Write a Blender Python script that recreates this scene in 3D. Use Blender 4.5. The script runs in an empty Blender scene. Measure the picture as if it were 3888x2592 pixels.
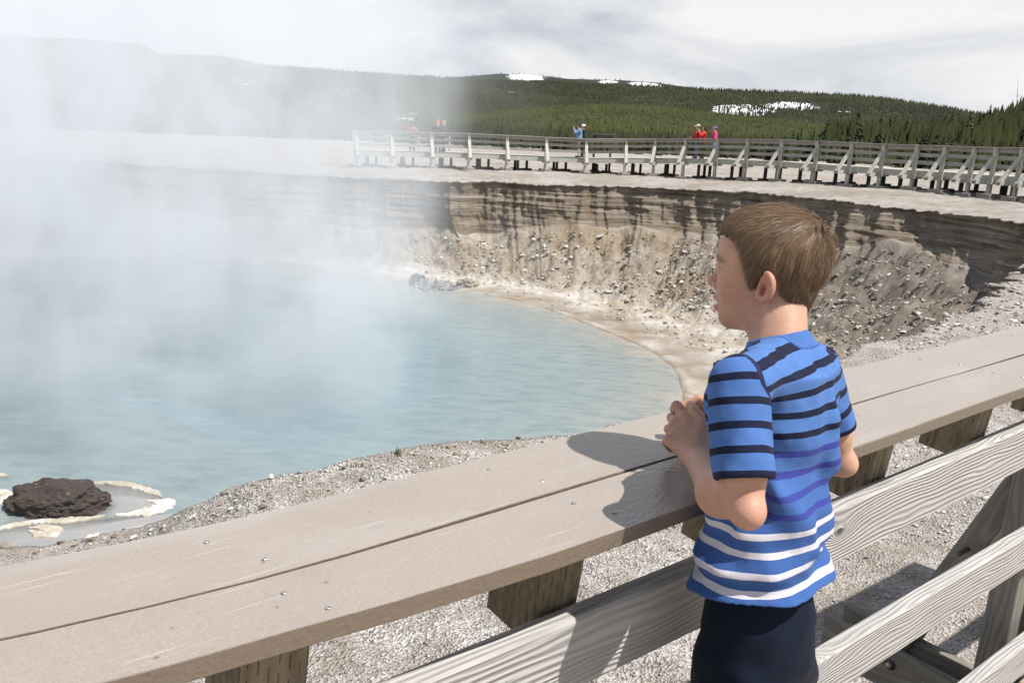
import bpy, bmesh, math, random
import numpy as np
from mathutils import Vector, Matrix
from mathutils.bvhtree import BVHTree

# ------------------------------------------------------------------ camera, sky, sun
SC = bpy.context.scene
COL = SC.collection
random.seed(7)
RNG = np.random.default_rng(11)

EYE = 1.75
cam_d = bpy.data.cameras.new('camera')
cam_d.sensor_width = 36.0
cam_d.lens = 36.0 * 3152.0 / 3888.0
cam_d.clip_start = 0.05
cam_d.clip_end = 30000
cam = bpy.data.objects.new('camera', cam_d)
COL.objects.link(cam)
PITCH = math.radians(14.159)
ROLL = math.radians(2.611)
_f = Vector((0, math.cos(PITCH), -math.sin(PITCH)))
_r0 = Vector((1, 0, 0))
_u0 = Vector((0, math.sin(PITCH), math.cos(PITCH)))
# the camera is rolled a little: the horizon falls to the right
_r = _r0 * math.cos(ROLL) + _u0 * math.sin(ROLL)
_u = _u0 * math.cos(ROLL) - _r0 * math.sin(ROLL)
cam.matrix_world = Matrix(((_r.x, _u.x, -_f.x, 0), (_r.y, _u.y, -_f.y, 0), (_r.z, _u.z, -_f.z, EYE), (0, 0, 0, 1)))
SC.camera = cam

SUN_AZ, SUN_EL = math.radians(118), math.radians(60)
SUN = Vector((math.sin(SUN_AZ) * math.cos(SUN_EL), math.cos(SUN_AZ) * math.cos(SUN_EL), math.sin(SUN_EL)))
world = bpy.data.worlds.new('World')
SC.world = world
world.use_nodes = True
wn = world.node_tree
wn.nodes.clear()
w_out = wn.nodes.new('ShaderNodeOutputWorld')
sky = wn.nodes.new('ShaderNodeTexSky')
sky.sky_type = 'NISHITA'
sky.sun_disc = False
sky.sun_elevation = SUN_EL
sky.sun_rotation = SUN_AZ
sky.altitude = 2200
bg_sky = wn.nodes.new('ShaderNodeBackground')
bg_sky.inputs['Strength'].default_value = 0.085
wn.links.new(sky.outputs[0], bg_sky.inputs['Color'])
w_tc = wn.nodes.new('ShaderNodeTexCoord')
w_map = wn.nodes.new('ShaderNodeMapping')
w_map.inputs['Scale'].default_value = (1.0, 1.0, 3.2)
w_map.inputs['Location'].default_value = (0.35, 0.1, 0.2)
wn.links.new(w_tc.outputs['Generated'], w_map.inputs['Vector'])
w_n1 = wn.nodes.new('ShaderNodeTexNoise')
w_n1.inputs['Scale'].default_value = 2.6
w_n1.inputs['Detail'].default_value = 8
w_n1.inputs['Roughness'].default_value = 0.55
w_n1.inputs['Distortion'].default_value = 0.35
wn.links.new(w_map.outputs[0], w_n1.inputs['Vector'])
w_r1 = wn.nodes.new('ShaderNodeValToRGB')          # cloud shade: grey undersides to white tops
w_r1.color_ramp.elements[0].position = 0.37
w_r1.color_ramp.elements[0].color = (0.60, 0.625, 0.70, 1)
w_r1.color_ramp.elements[1].position = 0.58
w_r1.color_ramp.elements[1].color = (0.96, 0.965, 0.965, 1)
e = w_r1.color_ramp.elements.new(0.47)
e.color = (0.79, 0.81, 0.84, 1)
wn.links.new(w_n1.outputs['Fac'], w_r1.inputs['Fac'])
bg_cl = wn.nodes.new('ShaderNodeBackground')
bg_cl.inputs['Strength'].default_value = 0.74
wn.links.new(w_r1.outputs[0], bg_cl.inputs['Color'])
w_n2 = wn.nodes.new('ShaderNodeTexNoise')
w_n2.inputs['Scale'].default_value = 1.7
w_n2.inputs['Detail'].default_value = 5
w_map2 = wn.nodes.new('ShaderNodeMapping')
w_map2.inputs['Location'].default_value = (3.1, 1.4, 0.2)
w_map2.inputs['Scale'].default_value = (1.0, 1.0, 2.2)
wn.links.new(w_tc.outputs['Generated'], w_map2.inputs['Vector'])
wn.links.new(w_map2.outputs[0], w_n2.inputs['Vector'])
w_r2 = wn.nodes.new('ShaderNodeValToRGB')          # where the cloud cover is thin
w_r2.color_ramp.elements[0].position = 0.34
w_r2.color_ramp.elements[0].color = (0.05, 0.05, 0.05, 1)
w_r2.color_ramp.elements[1].position = 0.50
w_r2.color_ramp.elements[1].color = (1, 1, 1, 1)
# broken cloud, thinned overhead out of view to lower the sky fill
w_sep = wn.nodes.new('ShaderNodeSeparateXYZ')
wn.links.new(w_tc.outputs['Generated'], w_sep.inputs[0])
w_abs = wn.nodes.new('ShaderNodeMath'); w_abs.operation = 'ABSOLUTE'
wn.links.new(w_sep.outputs['Z'], w_abs.inputs[0])
w_ov = wn.nodes.new('ShaderNodeMath'); w_ov.operation = 'MULTIPLY_ADD'
wn.links.new(w_abs.outputs[0], w_ov.inputs[0])
w_ov.inputs[1].default_value = -0.34
w_ov.inputs[2].default_value = 0.16
w_sum = wn.nodes.new('ShaderNodeMath'); w_sum.operation = 'ADD'
wn.links.new(w_n2.outputs['Fac'], w_sum.inputs[0])
wn.links.new(w_ov.outputs[0], w_sum.inputs[1])
wn.links.new(w_sum.outputs[0], w_r2.inputs['Fac'])
w_mix = wn.nodes.new('ShaderNodeMixShader')
wn.links.new(w_r2.outputs[0], w_mix.inputs['Fac'])
wn.links.new(bg_sky.outputs[0], w_mix.inputs[1])
wn.links.new(bg_cl.outputs[0], w_mix.inputs[2])
wn.links.new(w_mix.outputs[0], w_out.inputs['Surface'])

sun_d = bpy.data.lights.new('sun', 'SUN')
sun_d.energy = 5.0
sun_d.angle = math.radians(0.6)
sun_d.color = (1.0, 0.95, 0.88)
sun = bpy.data.objects.new('sun', sun_d)
COL.objects.link(sun)
sun.rotation_euler = (-SUN).to_track_quat('-Z', 'Y').to_euler()
sun.location = (30, -20, 60)

SC.view_settings.view_transform = 'Standard'
SC.view_settings.look = 'None'
SC.view_settings.exposure = 0.36
SC.view_settings.gamma = 1.0
SC.render.engine = 'CYCLES'
SC.cycles.max_bounces = 6
SC.cycles.diffuse_bounces = 3
SC.cycles.glossy_bounces = 2
SC.cycles.transmission_bounces = 3
SC.cycles.volume_bounces = 3
SC.cycles.volume_step_rate = 1.0
SC.cycles.volume_max_steps = 128
SC.cycles.use_denoising = True
SC.cycles.use_adaptive_sampling = True
SC.cycles.adaptive_threshold = 0.02

BUILD = 'all'

# ------------------------------------------------------------------ small helpers
def tag(o, label=None, cat=None, group=None, kind=None):
    if label: o['label'] = label
    if cat: o['category'] = cat
    if group: o['group'] = group
    if kind: o['kind'] = kind
    return o

def empty(name, loc=(0, 0, 0), rz=0.0):
    o = bpy.data.objects.new(name, None)
    o.empty_display_size = 0.2
    o.location = loc
    o.rotation_euler = (0, 0, rz)
    COL.objects.link(o)
    return o

def mesh_obj(name, verts, faces, mat=None, parent=None, smooth=False, loc=None):
    me = bpy.data.meshes.new(name)
    if isinstance(verts, np.ndarray):
        fa = np.asarray(faces, dtype=np.int32)
        nv, nf, k = len(verts), len(fa), fa.shape[1]
        me.vertices.add(nv)
        me.vertices.foreach_set('co', np.ascontiguousarray(verts, dtype=np.float32).ravel())
        me.loops.add(nf * k)
        me.loops.foreach_set('vertex_index', fa.ravel())
        me.polygons.add(nf)
        me.polygons.foreach_set('loop_start', np.arange(0, nf * k, k, dtype=np.int32))
        me.update(calc_edges=True)
        me.validate()
    else:
        me.from_pydata([tuple(v) for v in verts], [], faces)
        me.update()
    if smooth:
        me.polygons.foreach_set('use_smooth', np.ones(len(me.polygons), dtype=bool))
    if mat: me.materials.append(mat)
    o = bpy.data.objects.new(name, me)
    COL.objects.link(o)
    if parent: o.parent = parent
    if loc is not None: o.location = loc
    return o

def link_mesh(name, me, parent=None, matrix=None):
    o = bpy.data.objects.new(name, me)
    COL.objects.link(o)
    if parent: o.parent = parent
    if matrix is not None: o.matrix_local = matrix
    return o

def point_attr(me, name, arr, typ='FLOAT'):
    a = me.attributes.new(name, typ, 'POINT')
    arr = np.asarray(arr, dtype=np.float32)
    a.data.foreach_set('value' if typ == 'FLOAT' else ('color' if typ == 'FLOAT_COLOR' else 'vector'), arr.ravel())

# numpy gradient noise -------------------------------------------------------
_P = np.random.default_rng(3).permutation(256).astype(np.int32)
_P = np.concatenate([_P, _P, _P])
_G = np.random.default_rng(5).normal(size=(256, 3)).astype(np.float32)
_G /= np.linalg.norm(_G, axis=1, keepdims=True)
def perlin(p):
    p = np.asarray(p, dtype=np.float32)
    i = np.floor(p).astype(np.int32)
    f = p - i
    i &= 255
    w = f * f * f * (f * (f * 6 - 15) + 10)
    r = 0
    for dx in (0, 1):
        wx = w[..., 0] if dx else 1 - w[..., 0]
        for dy in (0, 1):
            wy = w[..., 1] if dy else 1 - w[..., 1]
            for dz in (0, 1):
                wz = w[..., 2] if dz else 1 - w[..., 2]
                h = _P[_P[_P[(i[..., 0] + dx) & 255] + ((i[..., 1] + dy) & 255)] + ((i[..., 2] + dz) & 255)]
                g = _G[h]
                r = r + wx * wy * wz * (g[..., 0] * (f[..., 0] - dx) + g[..., 1] * (f[..., 1] - dy) + g[..., 2] * (f[..., 2] - dz))
    return r * 1.5
def fbm(p, oct=4, gain=0.5):
    p = np.asarray(p, dtype=np.float32)
    a, s, r = 1.0, 1.0, 0
    for k in range(oct):
        r = r + a * perlin(p * s + 17.3 * k)
        a *= gain
        s *= 2.03
    return r
def sstep(a, b, x):
    t = np.clip((x - a) / (b - a), 0, 1)
    return t * t * (3 - 2 * t)

# material helpers -----------------------------------------------------------
class Nodes:
    def __init__(self, name):
        self.m = bpy.data.materials.new(name)
        self.m.use_nodes = True
        self.t = self.m.node_tree
        self.b = self.t.nodes['Principled BSDF']
        self.tc = None
    def n(self, typ, **kw):
        nd = self.t.nodes.new(typ)
        for k, v in kw.items(): setattr(nd, k, v)
        return nd
    def ln(self, a, b): self.t.links.new(a, b)
    def put(self, sock, v):
        if hasattr(v, 'is_linked'): self.ln(v, sock)
        elif isinstance(v, (tuple, list)) and len(v) == 3 and sock.type == 'RGBA': sock.default_value = (*v, 1)
        else: sock.default_value = v
    def coord(self, kind='Object', scale=(1, 1, 1), loc=(0, 0, 0), rand=False):
        if self.tc is None: self.tc = self.n('ShaderNodeTexCoord')
        mp = self.n('ShaderNodeMapping')
        mp.inputs['Scale'].default_value = scale
        mp.inputs['Location'].default_value = loc
        src = self.tc.outputs[kind]
        if rand:
            oi = self.n('ShaderNodeObjectInfo')
            sc = self.n('ShaderNodeVectorMath', operation='SCALE')
            sc.inputs[0].default_value = (37.0, 11.0, 23.0)
            self.ln(oi.outputs['Random'], sc.inputs['Scale'])
            ad = self.n('ShaderNodeVectorMath', operation='ADD')
            self.ln(src, ad.inputs[0]); self.ln(sc.outputs[0], ad.inputs[1])
            src = ad.outputs[0]
        self.ln(src, mp.inputs['Vector'])
        return mp.outputs[0]
    def pos(self, scale=(1, 1, 1)):
        g = self.n('ShaderNodeNewGeometry')
        mp = self.n('ShaderNodeMapping')
        mp.inputs['Scale'].default_value = scale
        self.ln(g.outputs['Position'], mp.inputs['Vector'])
        return mp.outputs[0]
    def noise(self, vec, scale, detail=4, rough=0.5, dist=0.0, out='Fac'):
        nd = self.n('ShaderNodeTexNoise')
        self.ln(vec, nd.inputs['Vector'])
        nd.inputs['Scale'].default_value = scale
        nd.inputs['Detail'].default_value = detail
        nd.inputs['Roughness'].default_value = rough
        nd.inputs['Distortion'].default_value = dist
        return nd.outputs[out]
    def voro(self, vec, scale, feature='F1', out='Distance', rnd=1.0):
        nd = self.n('ShaderNodeTexVoronoi', feature=feature)
        self.ln(vec, nd.inputs['Vector'])
        nd.inputs['Scale'].default_value = scale
        nd.inputs['Randomness'].default_value = rnd
        return nd.outputs[out]
    def ramp(self, fac, stops, interp='LINEAR'):
        nd = self.n('ShaderNodeValToRGB')
        cr = nd.color_ramp
        cr.interpolation = interp
        while len(cr.elements) < len(stops): cr.elements.new(0.5)
        for el, (p, c) in zip(cr.elements, stops):
            el.position = p
            el.color = (c, c, c, 1) if isinstance(c, (int, float)) else (*c, 1)
        self.put(nd.inputs['Fac'], fac)
        return nd.outputs[0]
    def mix(self, fac, a, b, mode='MIX'):
        nd = self.n('ShaderNodeMix', data_type='RGBA', blend_type=mode)
        self.put(nd.inputs[0], fac)
        self.put(nd.inputs[6], a)
        self.put(nd.inputs[7], b)
        return nd.outputs[2]
    def math(self, op, a, b=0.0, c=None, clamp=False):
        nd = self.n('ShaderNodeMath', operation=op, use_clamp=clamp)
        self.put(nd.inputs[0], a)
        self.put(nd.inputs[1], b)
        if c is not None: self.put(nd.inputs[2], c)
        return nd.outputs[0]
    def attr(self, name, out='Fac'):
        nd = self.n('ShaderNodeAttribute', attribute_name=name)
        return nd.outputs[out]
    def bump(self, h, strength=0.5, dist=0.01, normal=None):
        nd = self.n('ShaderNodeBump')
        nd.inputs['Strength'].default_value = strength
        nd.inputs['Distance'].default_value = dist
        self.put(nd.inputs['Height'], h)
        if normal: self.ln(normal, nd.inputs['Normal'])
        return nd.outputs[0]
    def fin(self, color=None, rough=None, normal=None, spec=None, **kw):
        if color is not None: self.put(self.b.inputs['Base Color'], color)
        if rough is not None: self.put(self.b.inputs['Roughness'], rough)
        if normal is not None: self.ln(normal, self.b.inputs['Normal'])
        if spec is not None: self.put(self.b.inputs['Specular IOR Level'], spec)
        for k, v in kw.items(): self.put(self.b.inputs[k.replace('_', ' ')], v)
        return self.m

def rgb(r, g, b, k=1.0):
    f = lambda c: (c / 255 / 12.92 if c / 255 <= 0.04045 else ((c / 255 + 0.055) / 1.055) ** 2.4) * k
    return (f(r), f(g), f(b))

def plain(name, col, rough=0.7, spec=0.3, var=0.25, scale=20):
    N = Nodes(name)
    v = N.coord('Object', rand=True)
    nz = N.noise(v, scale, 4, 0.6)
    c = N.mix(N.ramp(nz, [(0.3, 0.0), (0.7, 1.0)]), tuple(x * (1 - var) for x in col), tuple(min(1, x * (1 + var)) for x in col))
    return N.fin(c, rough, N.bump(nz, 0.2, 0.005), spec)

def wood(name, light, dark, grain=55.0, knots=True, incised=False, bump=0.6, spec=0.2):
    """weathered timber: grain along local x, growth rings bending round knots"""
    N = Nodes(name)
    v = N.coord('Object', rand=True)
    sep = N.n('ShaderNodeSeparateXYZ'); N.ln(v, sep.inputs[0])
    vs = N.coord('Object', (1.3, 7, 7), rand=True)
    warp = N.noise(vs, 1.0, 3, 0.5)
    g = N.math('MULTIPLY', N.math('ADD', sep.outputs['Y'], sep.outputs['Z']), grain)
    g = N.math('ADD', g, N.math('MULTIPLY', warp, 25.0))
    if knots:
        vk = N.coord('Object', (2.2, 5.0, 5.0), rand=True)
        kd = N.voro(vk, 1.0, 'F1', rnd=1.0)
        bend = N.math('POWER', 2.718, N.math('MULTIPLY', kd, -11.0))
        g = N.math('ADD', g, N.math('MULTIPLY', bend, 24.0))
    ring = N.math('SINE', N.math('MULTIPLY', g, 2.2))
    ring = N.math('MULTIPLY_ADD', ring, 0.5, 0.5)
    vf = N.coord('Object', (4, 160, 160), rand=True)
    fine = N.noise(vf, 1.0, 4, 0.65)
    blot = N.noise(v, 3.0, 4, 0.6)
    ringw = N.noise(vs, 2.3, 2, 0.5)
    mixv = N.math('ADD', N.math('MULTIPLY', N.math('MULTIPLY', ring, N.ramp(ringw, [(0.3, 0.35), (0.65, 1.0)])), 0.48), N.math('MULTIPLY', fine, 0.52))
    c = N.mix(N.ramp(mixv, [(0.22, 0.0), (0.62, 1.0)]), dark, light)
    c = N.mix(N.ramp(blot, [(0.35, 0.35), (0.7, 0.0)]), c, tuple(0.62 * a for a in light))
    h = N.math('ADD', N.math('MULTIPLY', ring, 0.6), N.math('MULTIPLY', fine, 0.7))
    vc = N.coord('Object', (1.6, 75, 75), rand=True)
    crack = N.ramp(N.noise(vc, 1.0, 2, 0.5), [(0.235, 0.0), (0.265, 1.0)])
    c = N.mix(crack, tuple(0.3 * a for a in dark), c)
    h = N.math('ADD', h, N.math('MULTIPLY', crack, 0.8))
    if knots:
        core = N.ramp(kd, [(0.03, 1.0), (0.06, 0.0)])
        c = N.mix(core, c, tuple(0.25 * a for a in dark))
        h = N.math('SUBTRACT', h, N.math('MULTIPLY', core, 1.5))
    if incised:
        br = N.n('ShaderNodeTexBrick')
        vb = N.coord('Object', (1, 1, 1))
        N.ln(vb, br.inputs['Vector'])
        vb2 = N.coord('Object', (26, 70, 70))
        sp = N.n('ShaderNodeSeparateXYZ'); N.ln(vb2, sp.inputs[0])
        row = N.math('FLOOR', N.math('ADD', sp.outputs['Y'], sp.outputs['Z']))
        fy = N.math('FRACT', N.math('ADD', sp.outputs['Y'], sp.outputs['Z']))
        fx = N.math('FRACT', N.math('ADD', sp.outputs['X'], N.math('MULTIPLY', row, 0.37)))
        fx = N.math('ADD', fx, N.math('MULTIPLY_ADD', blot, 0.9, -0.45))
        inc = N.math('MULTIPLY', N.math('LESS_THAN', fy, 0.15), N.math('LESS_THAN', fx, 0.42))
        inc = N.math('MULTIPLY', inc, N.ramp(fine, [(0.35, 0.2), (0.6, 0.85)]))
        c = N.mix(inc, c, tuple(0.25 * a for a in dark))
        h = N.math('SUBTRACT', h, N.math('MULTIPLY', inc, 1.6))
    return N.fin(c, 0.78, N.bump(h, bump, 0.004), spec)

# ------------------------------------------------------------------ the crater and the ground round it
WATER_Z = -4.5
CEN = np.array([-8.0, 22.0])
# rim xyz, foot of the wall xyz, shore xy, level of the flat behind, samples to the next, ash on the slope
RING = [
    ((-12.5, 41.5, -0.72), (-12.0, 39.8, -3.0), (-11.4, 37.0), -0.45, 34, 0.0),
    ((-7.8, 40.0, -0.67), (-7.4, 38.6, -3.1), (-6.2, 34.9), -0.40, 34, 0.0),
    ((-5.75, 39.0, -0.59), (-5.5, 38.0, -3.1), (-3.8, 33.6), -0.36, 44, 0.0),
    ((-3.2, 38.0, -0.55), (-2.6, 37.3, -2.85), (-1.6, 32.4), -0.32, 44, 0.0),
    ((-1.5, 38.5, -0.47), (-1.3, 37.9, -3.0), (0.0, 31.3), -0.29, 44, 0.0),
    ((0.33, 38.0, -0.51), (0.43, 36.9, -2.4), (1.0, 30.2), -0.29, 50, 0.0),
    ((2.66, 37.5, -0.43), (2.7, 36.3, -2.24), (1.9, 28.8), -0.27, 50, 0.0),
    ((4.93, 37.0, -0.36), (4.9, 35.6, -2.16), (2.9, 27.0), -0.2, 50, 0.05),
    ((7.0, 36.0, -0.30), (6.9, 34.6, -2.16), (3.6, 25.7), -0.06, 70, 0.25),
    ((9.7, 33.5, -0.17), (9.2, 31.8, -2.0), (4.1, 24.7), 0.08, 70, 0.5),
    ((11.5, 30.0, -0.12), (10.8, 28.6, -1.82), (4.4, 23.5), 0.1, 60, 0.8),
    ((12.5, 28.0, -0.15), (12.0, 26.4, -1.4), (4.6, 22.5), 0.1, 60, 1.0),
    ((13.4, 25.5, -0.07), (12.8, 24.2, -1.58), (4.5, 21.0), 0.12, 60, 1.0),
    ((13.8, 23.0, -0.05), (13.25, 22.3, -1.44), (4.4, 20.0), 0.14, 60, 0.9),
    ((13.0, 19.5, 0.0), (12.2, 19.8, -1.5), (4.1, 18.8), 0.0, 50, 0.7),
    ((10.9, 17.1, -0.5), (10.3, 17.6, -1.6), (3.7, 17.5), -0.4, 60, 0.5),
    ((9.2, 15.3, -0.6), (8.9, 16.2, -1.7), (3.2, 16.0), -0.6, 60, 0.4),
    ((6.5, 12.5, -0.8), (6.0, 13.6, -2.2), (2.3, 14.2), -0.7, 60, 0.2),
    ((3.5, 9.6, -0.92), (3.0, 10.8, -2.6), (1.0, 12.6), -0.75, 80, 0.0),
    ((0.81, 7.6, -1.0), (0.5, 8.8, -3.0), (-0.5, 11.4), -0.75, 60, 0.0),
    ((-0.75, 6.9, -1.0), (-1.0, 8.0, -3.0), (-2.2, 10.6), -0.75, 50, 0.0),
    ((-1.95, 6.35, -1.1), (-2.3, 7.4, -3.0), (-3.6, 10.2), -0.75, 40, 0.0),
    ((-2.75, 6.62, -1.52), (-3.0, 7.5, -3.0), (-4.6, 10.2), -0.75, 40, 0.0),
    ((-3.5, 7.05, -1.98), (-3.8, 7.9, -3.1), (-5.6, 10.2), -0.8, 50, 0.0),
    ((-4.6, 6.95, -2.2), (-5.0, 7.9, -3.2), (-6.8, 10.2), -0.85, 60, 0.0),
    ((-7.5, 6.5, -2.2), (-7.8, 7.8, -3.2), (-9.0, 10.4), -0.9, 30, 0.0),
    ((-14.0, 7.0, -1.5), (-14.0, 8.8, -3.2), (-14.0, 11.5), -0.8, 16, 0.0),
    ((-24.0, 11.0, -0.8), (-23.0, 12.3, -3.0), (-21.0, 14.5), -0.6, 14, 0.0),
    ((-31.0, 20.0, -0.6), (-29.5, 20.5, -3.0), (-26.0, 21.5), -0.5, 14, 0.0),
    ((-31.0, 32.0, -0.5), (-29.5, 31.5, -3.0), (-26.0, 30.0), -0.5, 16, 0.0),
    ((-23.0, 40.0, -0.5), (-22.0, 38.5, -3.0), (-20.0, 36.0), -0.5, 24, 0.0),
]

def ring_sample():
    K = np.array([list(a) + list(b) + list(c) + [z, ash] for a, b, c, z, n, ash in RING], dtype=np.float64)
    cnt = [r[4] for r in RING]
    out, idx = [], []
    m = len(K)
    for i in range(m):
        p0, p1, p2, p3 = K[(i - 1) % m], K[i], K[(i + 1) % m], K[(i + 2) % m]
        t = (np.arange(cnt[i]) / cnt[i])[:, None]
        t1 = 0.5 * (p2 - p0) * 0.8
        t2 = 0.5 * (p3 - p1) * 0.8
        out.append((2*t**3-3*t**2+1)*p1 + (t**3-2*t**2+t)*t1 + (-2*t**3+3*t**2)*p2 + (t**3-t**2)*t2)
        idx.append(i + t[:, 0])
    return np.concatenate(out), np.concatenate(idx)

RS, RIDX = ring_sample()

def smooth_closed(a, k):
    for _ in range(k):
        a = 0.5 * a + 0.25 * (np.roll(a, 1, 0) + np.roll(a, -1, 0))
    return a

def build_ground():
    n = len(RS)
    rim, base, shore = RS[:, 0:3].copy(), RS[:, 3:6].copy(), RS[:, 6:8]
    zflat, ash = RS[:, 8], RS[:, 9]
    # arc length round the rim drives the side-to-side variation
    step = np.linalg.norm(rim - np.roll(rim, 1, 0), axis=1)
    s = np.cumsum(step)
    near = np.exp(-((RIDX - 21) / 3.2) ** 2)            # the bank below the railing
    wav = fbm(np.stack([s * 0.55, 0 * s, 0 * s + 3.3], 1), 4, 0.55)
    wav2 = fbm(np.stack([s * 2.6, 0 * s, 0 * s + 9.3], 1), 3, 0.55)
    out = rim[:, :2] - CEN
    out /= np.linalg.norm(out, axis=1, keepdims=True)
    amp = 0.30 * (1 - near) + 0.10 * near
    lump = np.exp(-((RIDX - 15.6) / 1.3) ** 2)
    rim[:, :2] += out * (amp * wav + (0.12 + 0.30 * lump) * wav2)[:, None]
    rim[:, 2] += lump * (0.16 * fbm(np.stack([s * 1.6, 0 * s + 7, 0 * s], 1), 3) + 0.10)
    rim[:, 2] += 0.05 * wav2 * (1 - near) + 0.035 * near * wav2
    base[:, :2] += out * (0.5 * wav + 0.04 * wav2)[:, None]
    base[:, 2] += (0.35 * fbm(np.stack([s * 0.5, 0 * s + 5, 0 * s], 1), 3)) * (1 - near)
    rings, zone = [], []
    # flat ground, from far away to the rim
    offs = [9000, 5000, 2500, 1200, 600, 300, 150, 80, 45, 30, 22, 17, 13.5, 11, 9.2, 7.9, 6.9, 6.1, 5.4, 4.8, 4.25, 3.8, 3.4, 3.0, 2.65, 2.35, 2.05, 1.8, 1.55, 1.35, 1.15, 0.98, 0.82, 0.68, 0.55, 0.43, 0.32, 0.22, 0.14, 0.07]
    for o in offs:
        xy = rim[:, :2] + out * o
        t = sstep(0.0, 5.0, np.full(n, o))
        z = rim[:, 2] * (1 - t) + zflat * t
        t2 = sstep(25, 150, np.full(n, o))
        z = z * (1 - t2) - 0.45 * t2
        p3 = np.stack([xy[:, 0], xy[:, 1], z * 0], 1)
        a = min(1.0, o / 0.6) if o < 200 else 0.0
        z = z + a * (0.07 * fbm(p3 * 0.5, 3) + 0.045 * fbm(p3 * 2.2, 3)) + near * min(1, o) * 0.03 * perlin(p3 * 9)
        rings.append(np.stack([xy[:, 0], xy[:, 1], z], 1))
        zone.append(np.stack([np.zeros(n), np.zeros(n), near, ash], 1))
    # the wall
    W = 46
    for k in range(W + 1):
        u = k / W
        p = rim * (1 - u) + base * u
        # steep face: most of the run out happens low down
        xyu = 0.25 * u + 0.75 * u ** 3
        p[:, :2] = rim[:, :2] * (1 - xyu) + base[:, :2] * xyu
        q = np.stack([s * 0.22, p[:, 2] * 5.5, 0 * s], 1)
        ledge = 0.16 * perlin(q) + 0.10 * perlin(q * np.array([2.5, 2.7, 1]) + 5)
        gul = 0.22 * fbm(np.stack([s * 0.9, p[:, 2] * 0.35, 0 * s + 2], 1), 3) + 0.08 * perlin(np.stack([s * 4, p[:, 2] * 3, 0 * s], 1))
        env = math.sin(math.pi * min(1, u * 1.05 + 0.0)) ** 0.6 if u < 0.95 else 0.3
        lip = 0.16 * sstep(0.0, 0.10, np.full(n, u)) * (1 - sstep(0.1, 0.35, np.full(n, u)))   # undercut below the crust
        p[:, :2] += out * (env * (ledge + gul) * (1 - 0.6 * near) + lip * (1 - near))[:, None]
        rings.append(p)
        zone.append(np.stack([np.full(n, sstep(0.0, 0.06, np.array(u)) * (1 - sstep(0.85, 1.0, np.array(u)))), np.full(n, sstep(0.85, 1.0, np.array(u))), near, ash], 1))
    far_s = np.exp(-((RIDX - 7.5) / 4.5) ** 2)             # wide flat shelf on the far and right side
    # the slope of rubble down to the water and under it
    V = 46
    for k in range(1, V + 6):
        v = k / V
        if v <= 1:
            z = base[:, 2] + (WATER_Z - base[:, 2]) * (1 - (1 - v) ** (2.0 + 1.0 * far_s))
            xy = base[:, :2] * (1 - v) + shore * v
        else:
            z = np.full(n, WATER_Z - (v - 1) * 9.0)
            xy = shore + (CEN - shore) * (v - 1) * 0.5
        p3 = np.stack([xy[:, 0], xy[:, 1], z], 1)
        a = (1 - sstep(0.35, 0.75, np.array(v))) * 0.86 + 0.14
        d = a * (0.28 * fbm(p3 * 0.8, 3) + 0.20 * fbm(p3 * 2.2, 3) + 0.07 * perlin(p3 * 6)) * (1 if v <= 1 else 0.2)
        edge = 0.035 * sstep(0.9, 0.98, np.array(v)) * (1 - sstep(1.0, 1.04, np.array(v)))
        z = z + d + edge + 0.02 * perlin(p3 * 1.7)
        rings.append(np.stack([xy[:, 0], xy[:, 1], z], 1))
        zone.append(np.stack([np.zeros(n), np.full(n, 1 - 0.95 * sstep(0.34, 0.62, np.array(v))), near, ash * (1 - sstep(0.35, 0.8, np.array(v)))], 1))
    R = len(rings)
    P = np.concatenate(rings).astype(np.float32)
    Z = np.concatenate(zone).astype(np.float32)
    i = np.arange(n); j = (i + 1) % n
    F = []
    for r in range(R - 1):
        F.append(np.stack([r * n + i, r * n + j, (r + 1) * n + j, (r + 1) * n + i], 1))
    F = np.concatenate(F)
    # close the far outside is not needed: the sheet reaches the horizon
    g = mesh_obj('ground', P, F, None, None, True)
    point_attr(g.data, 'zone', Z, 'FLOAT_COLOR')
    tag(g, kind='structure')
    return g, P, F

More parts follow.
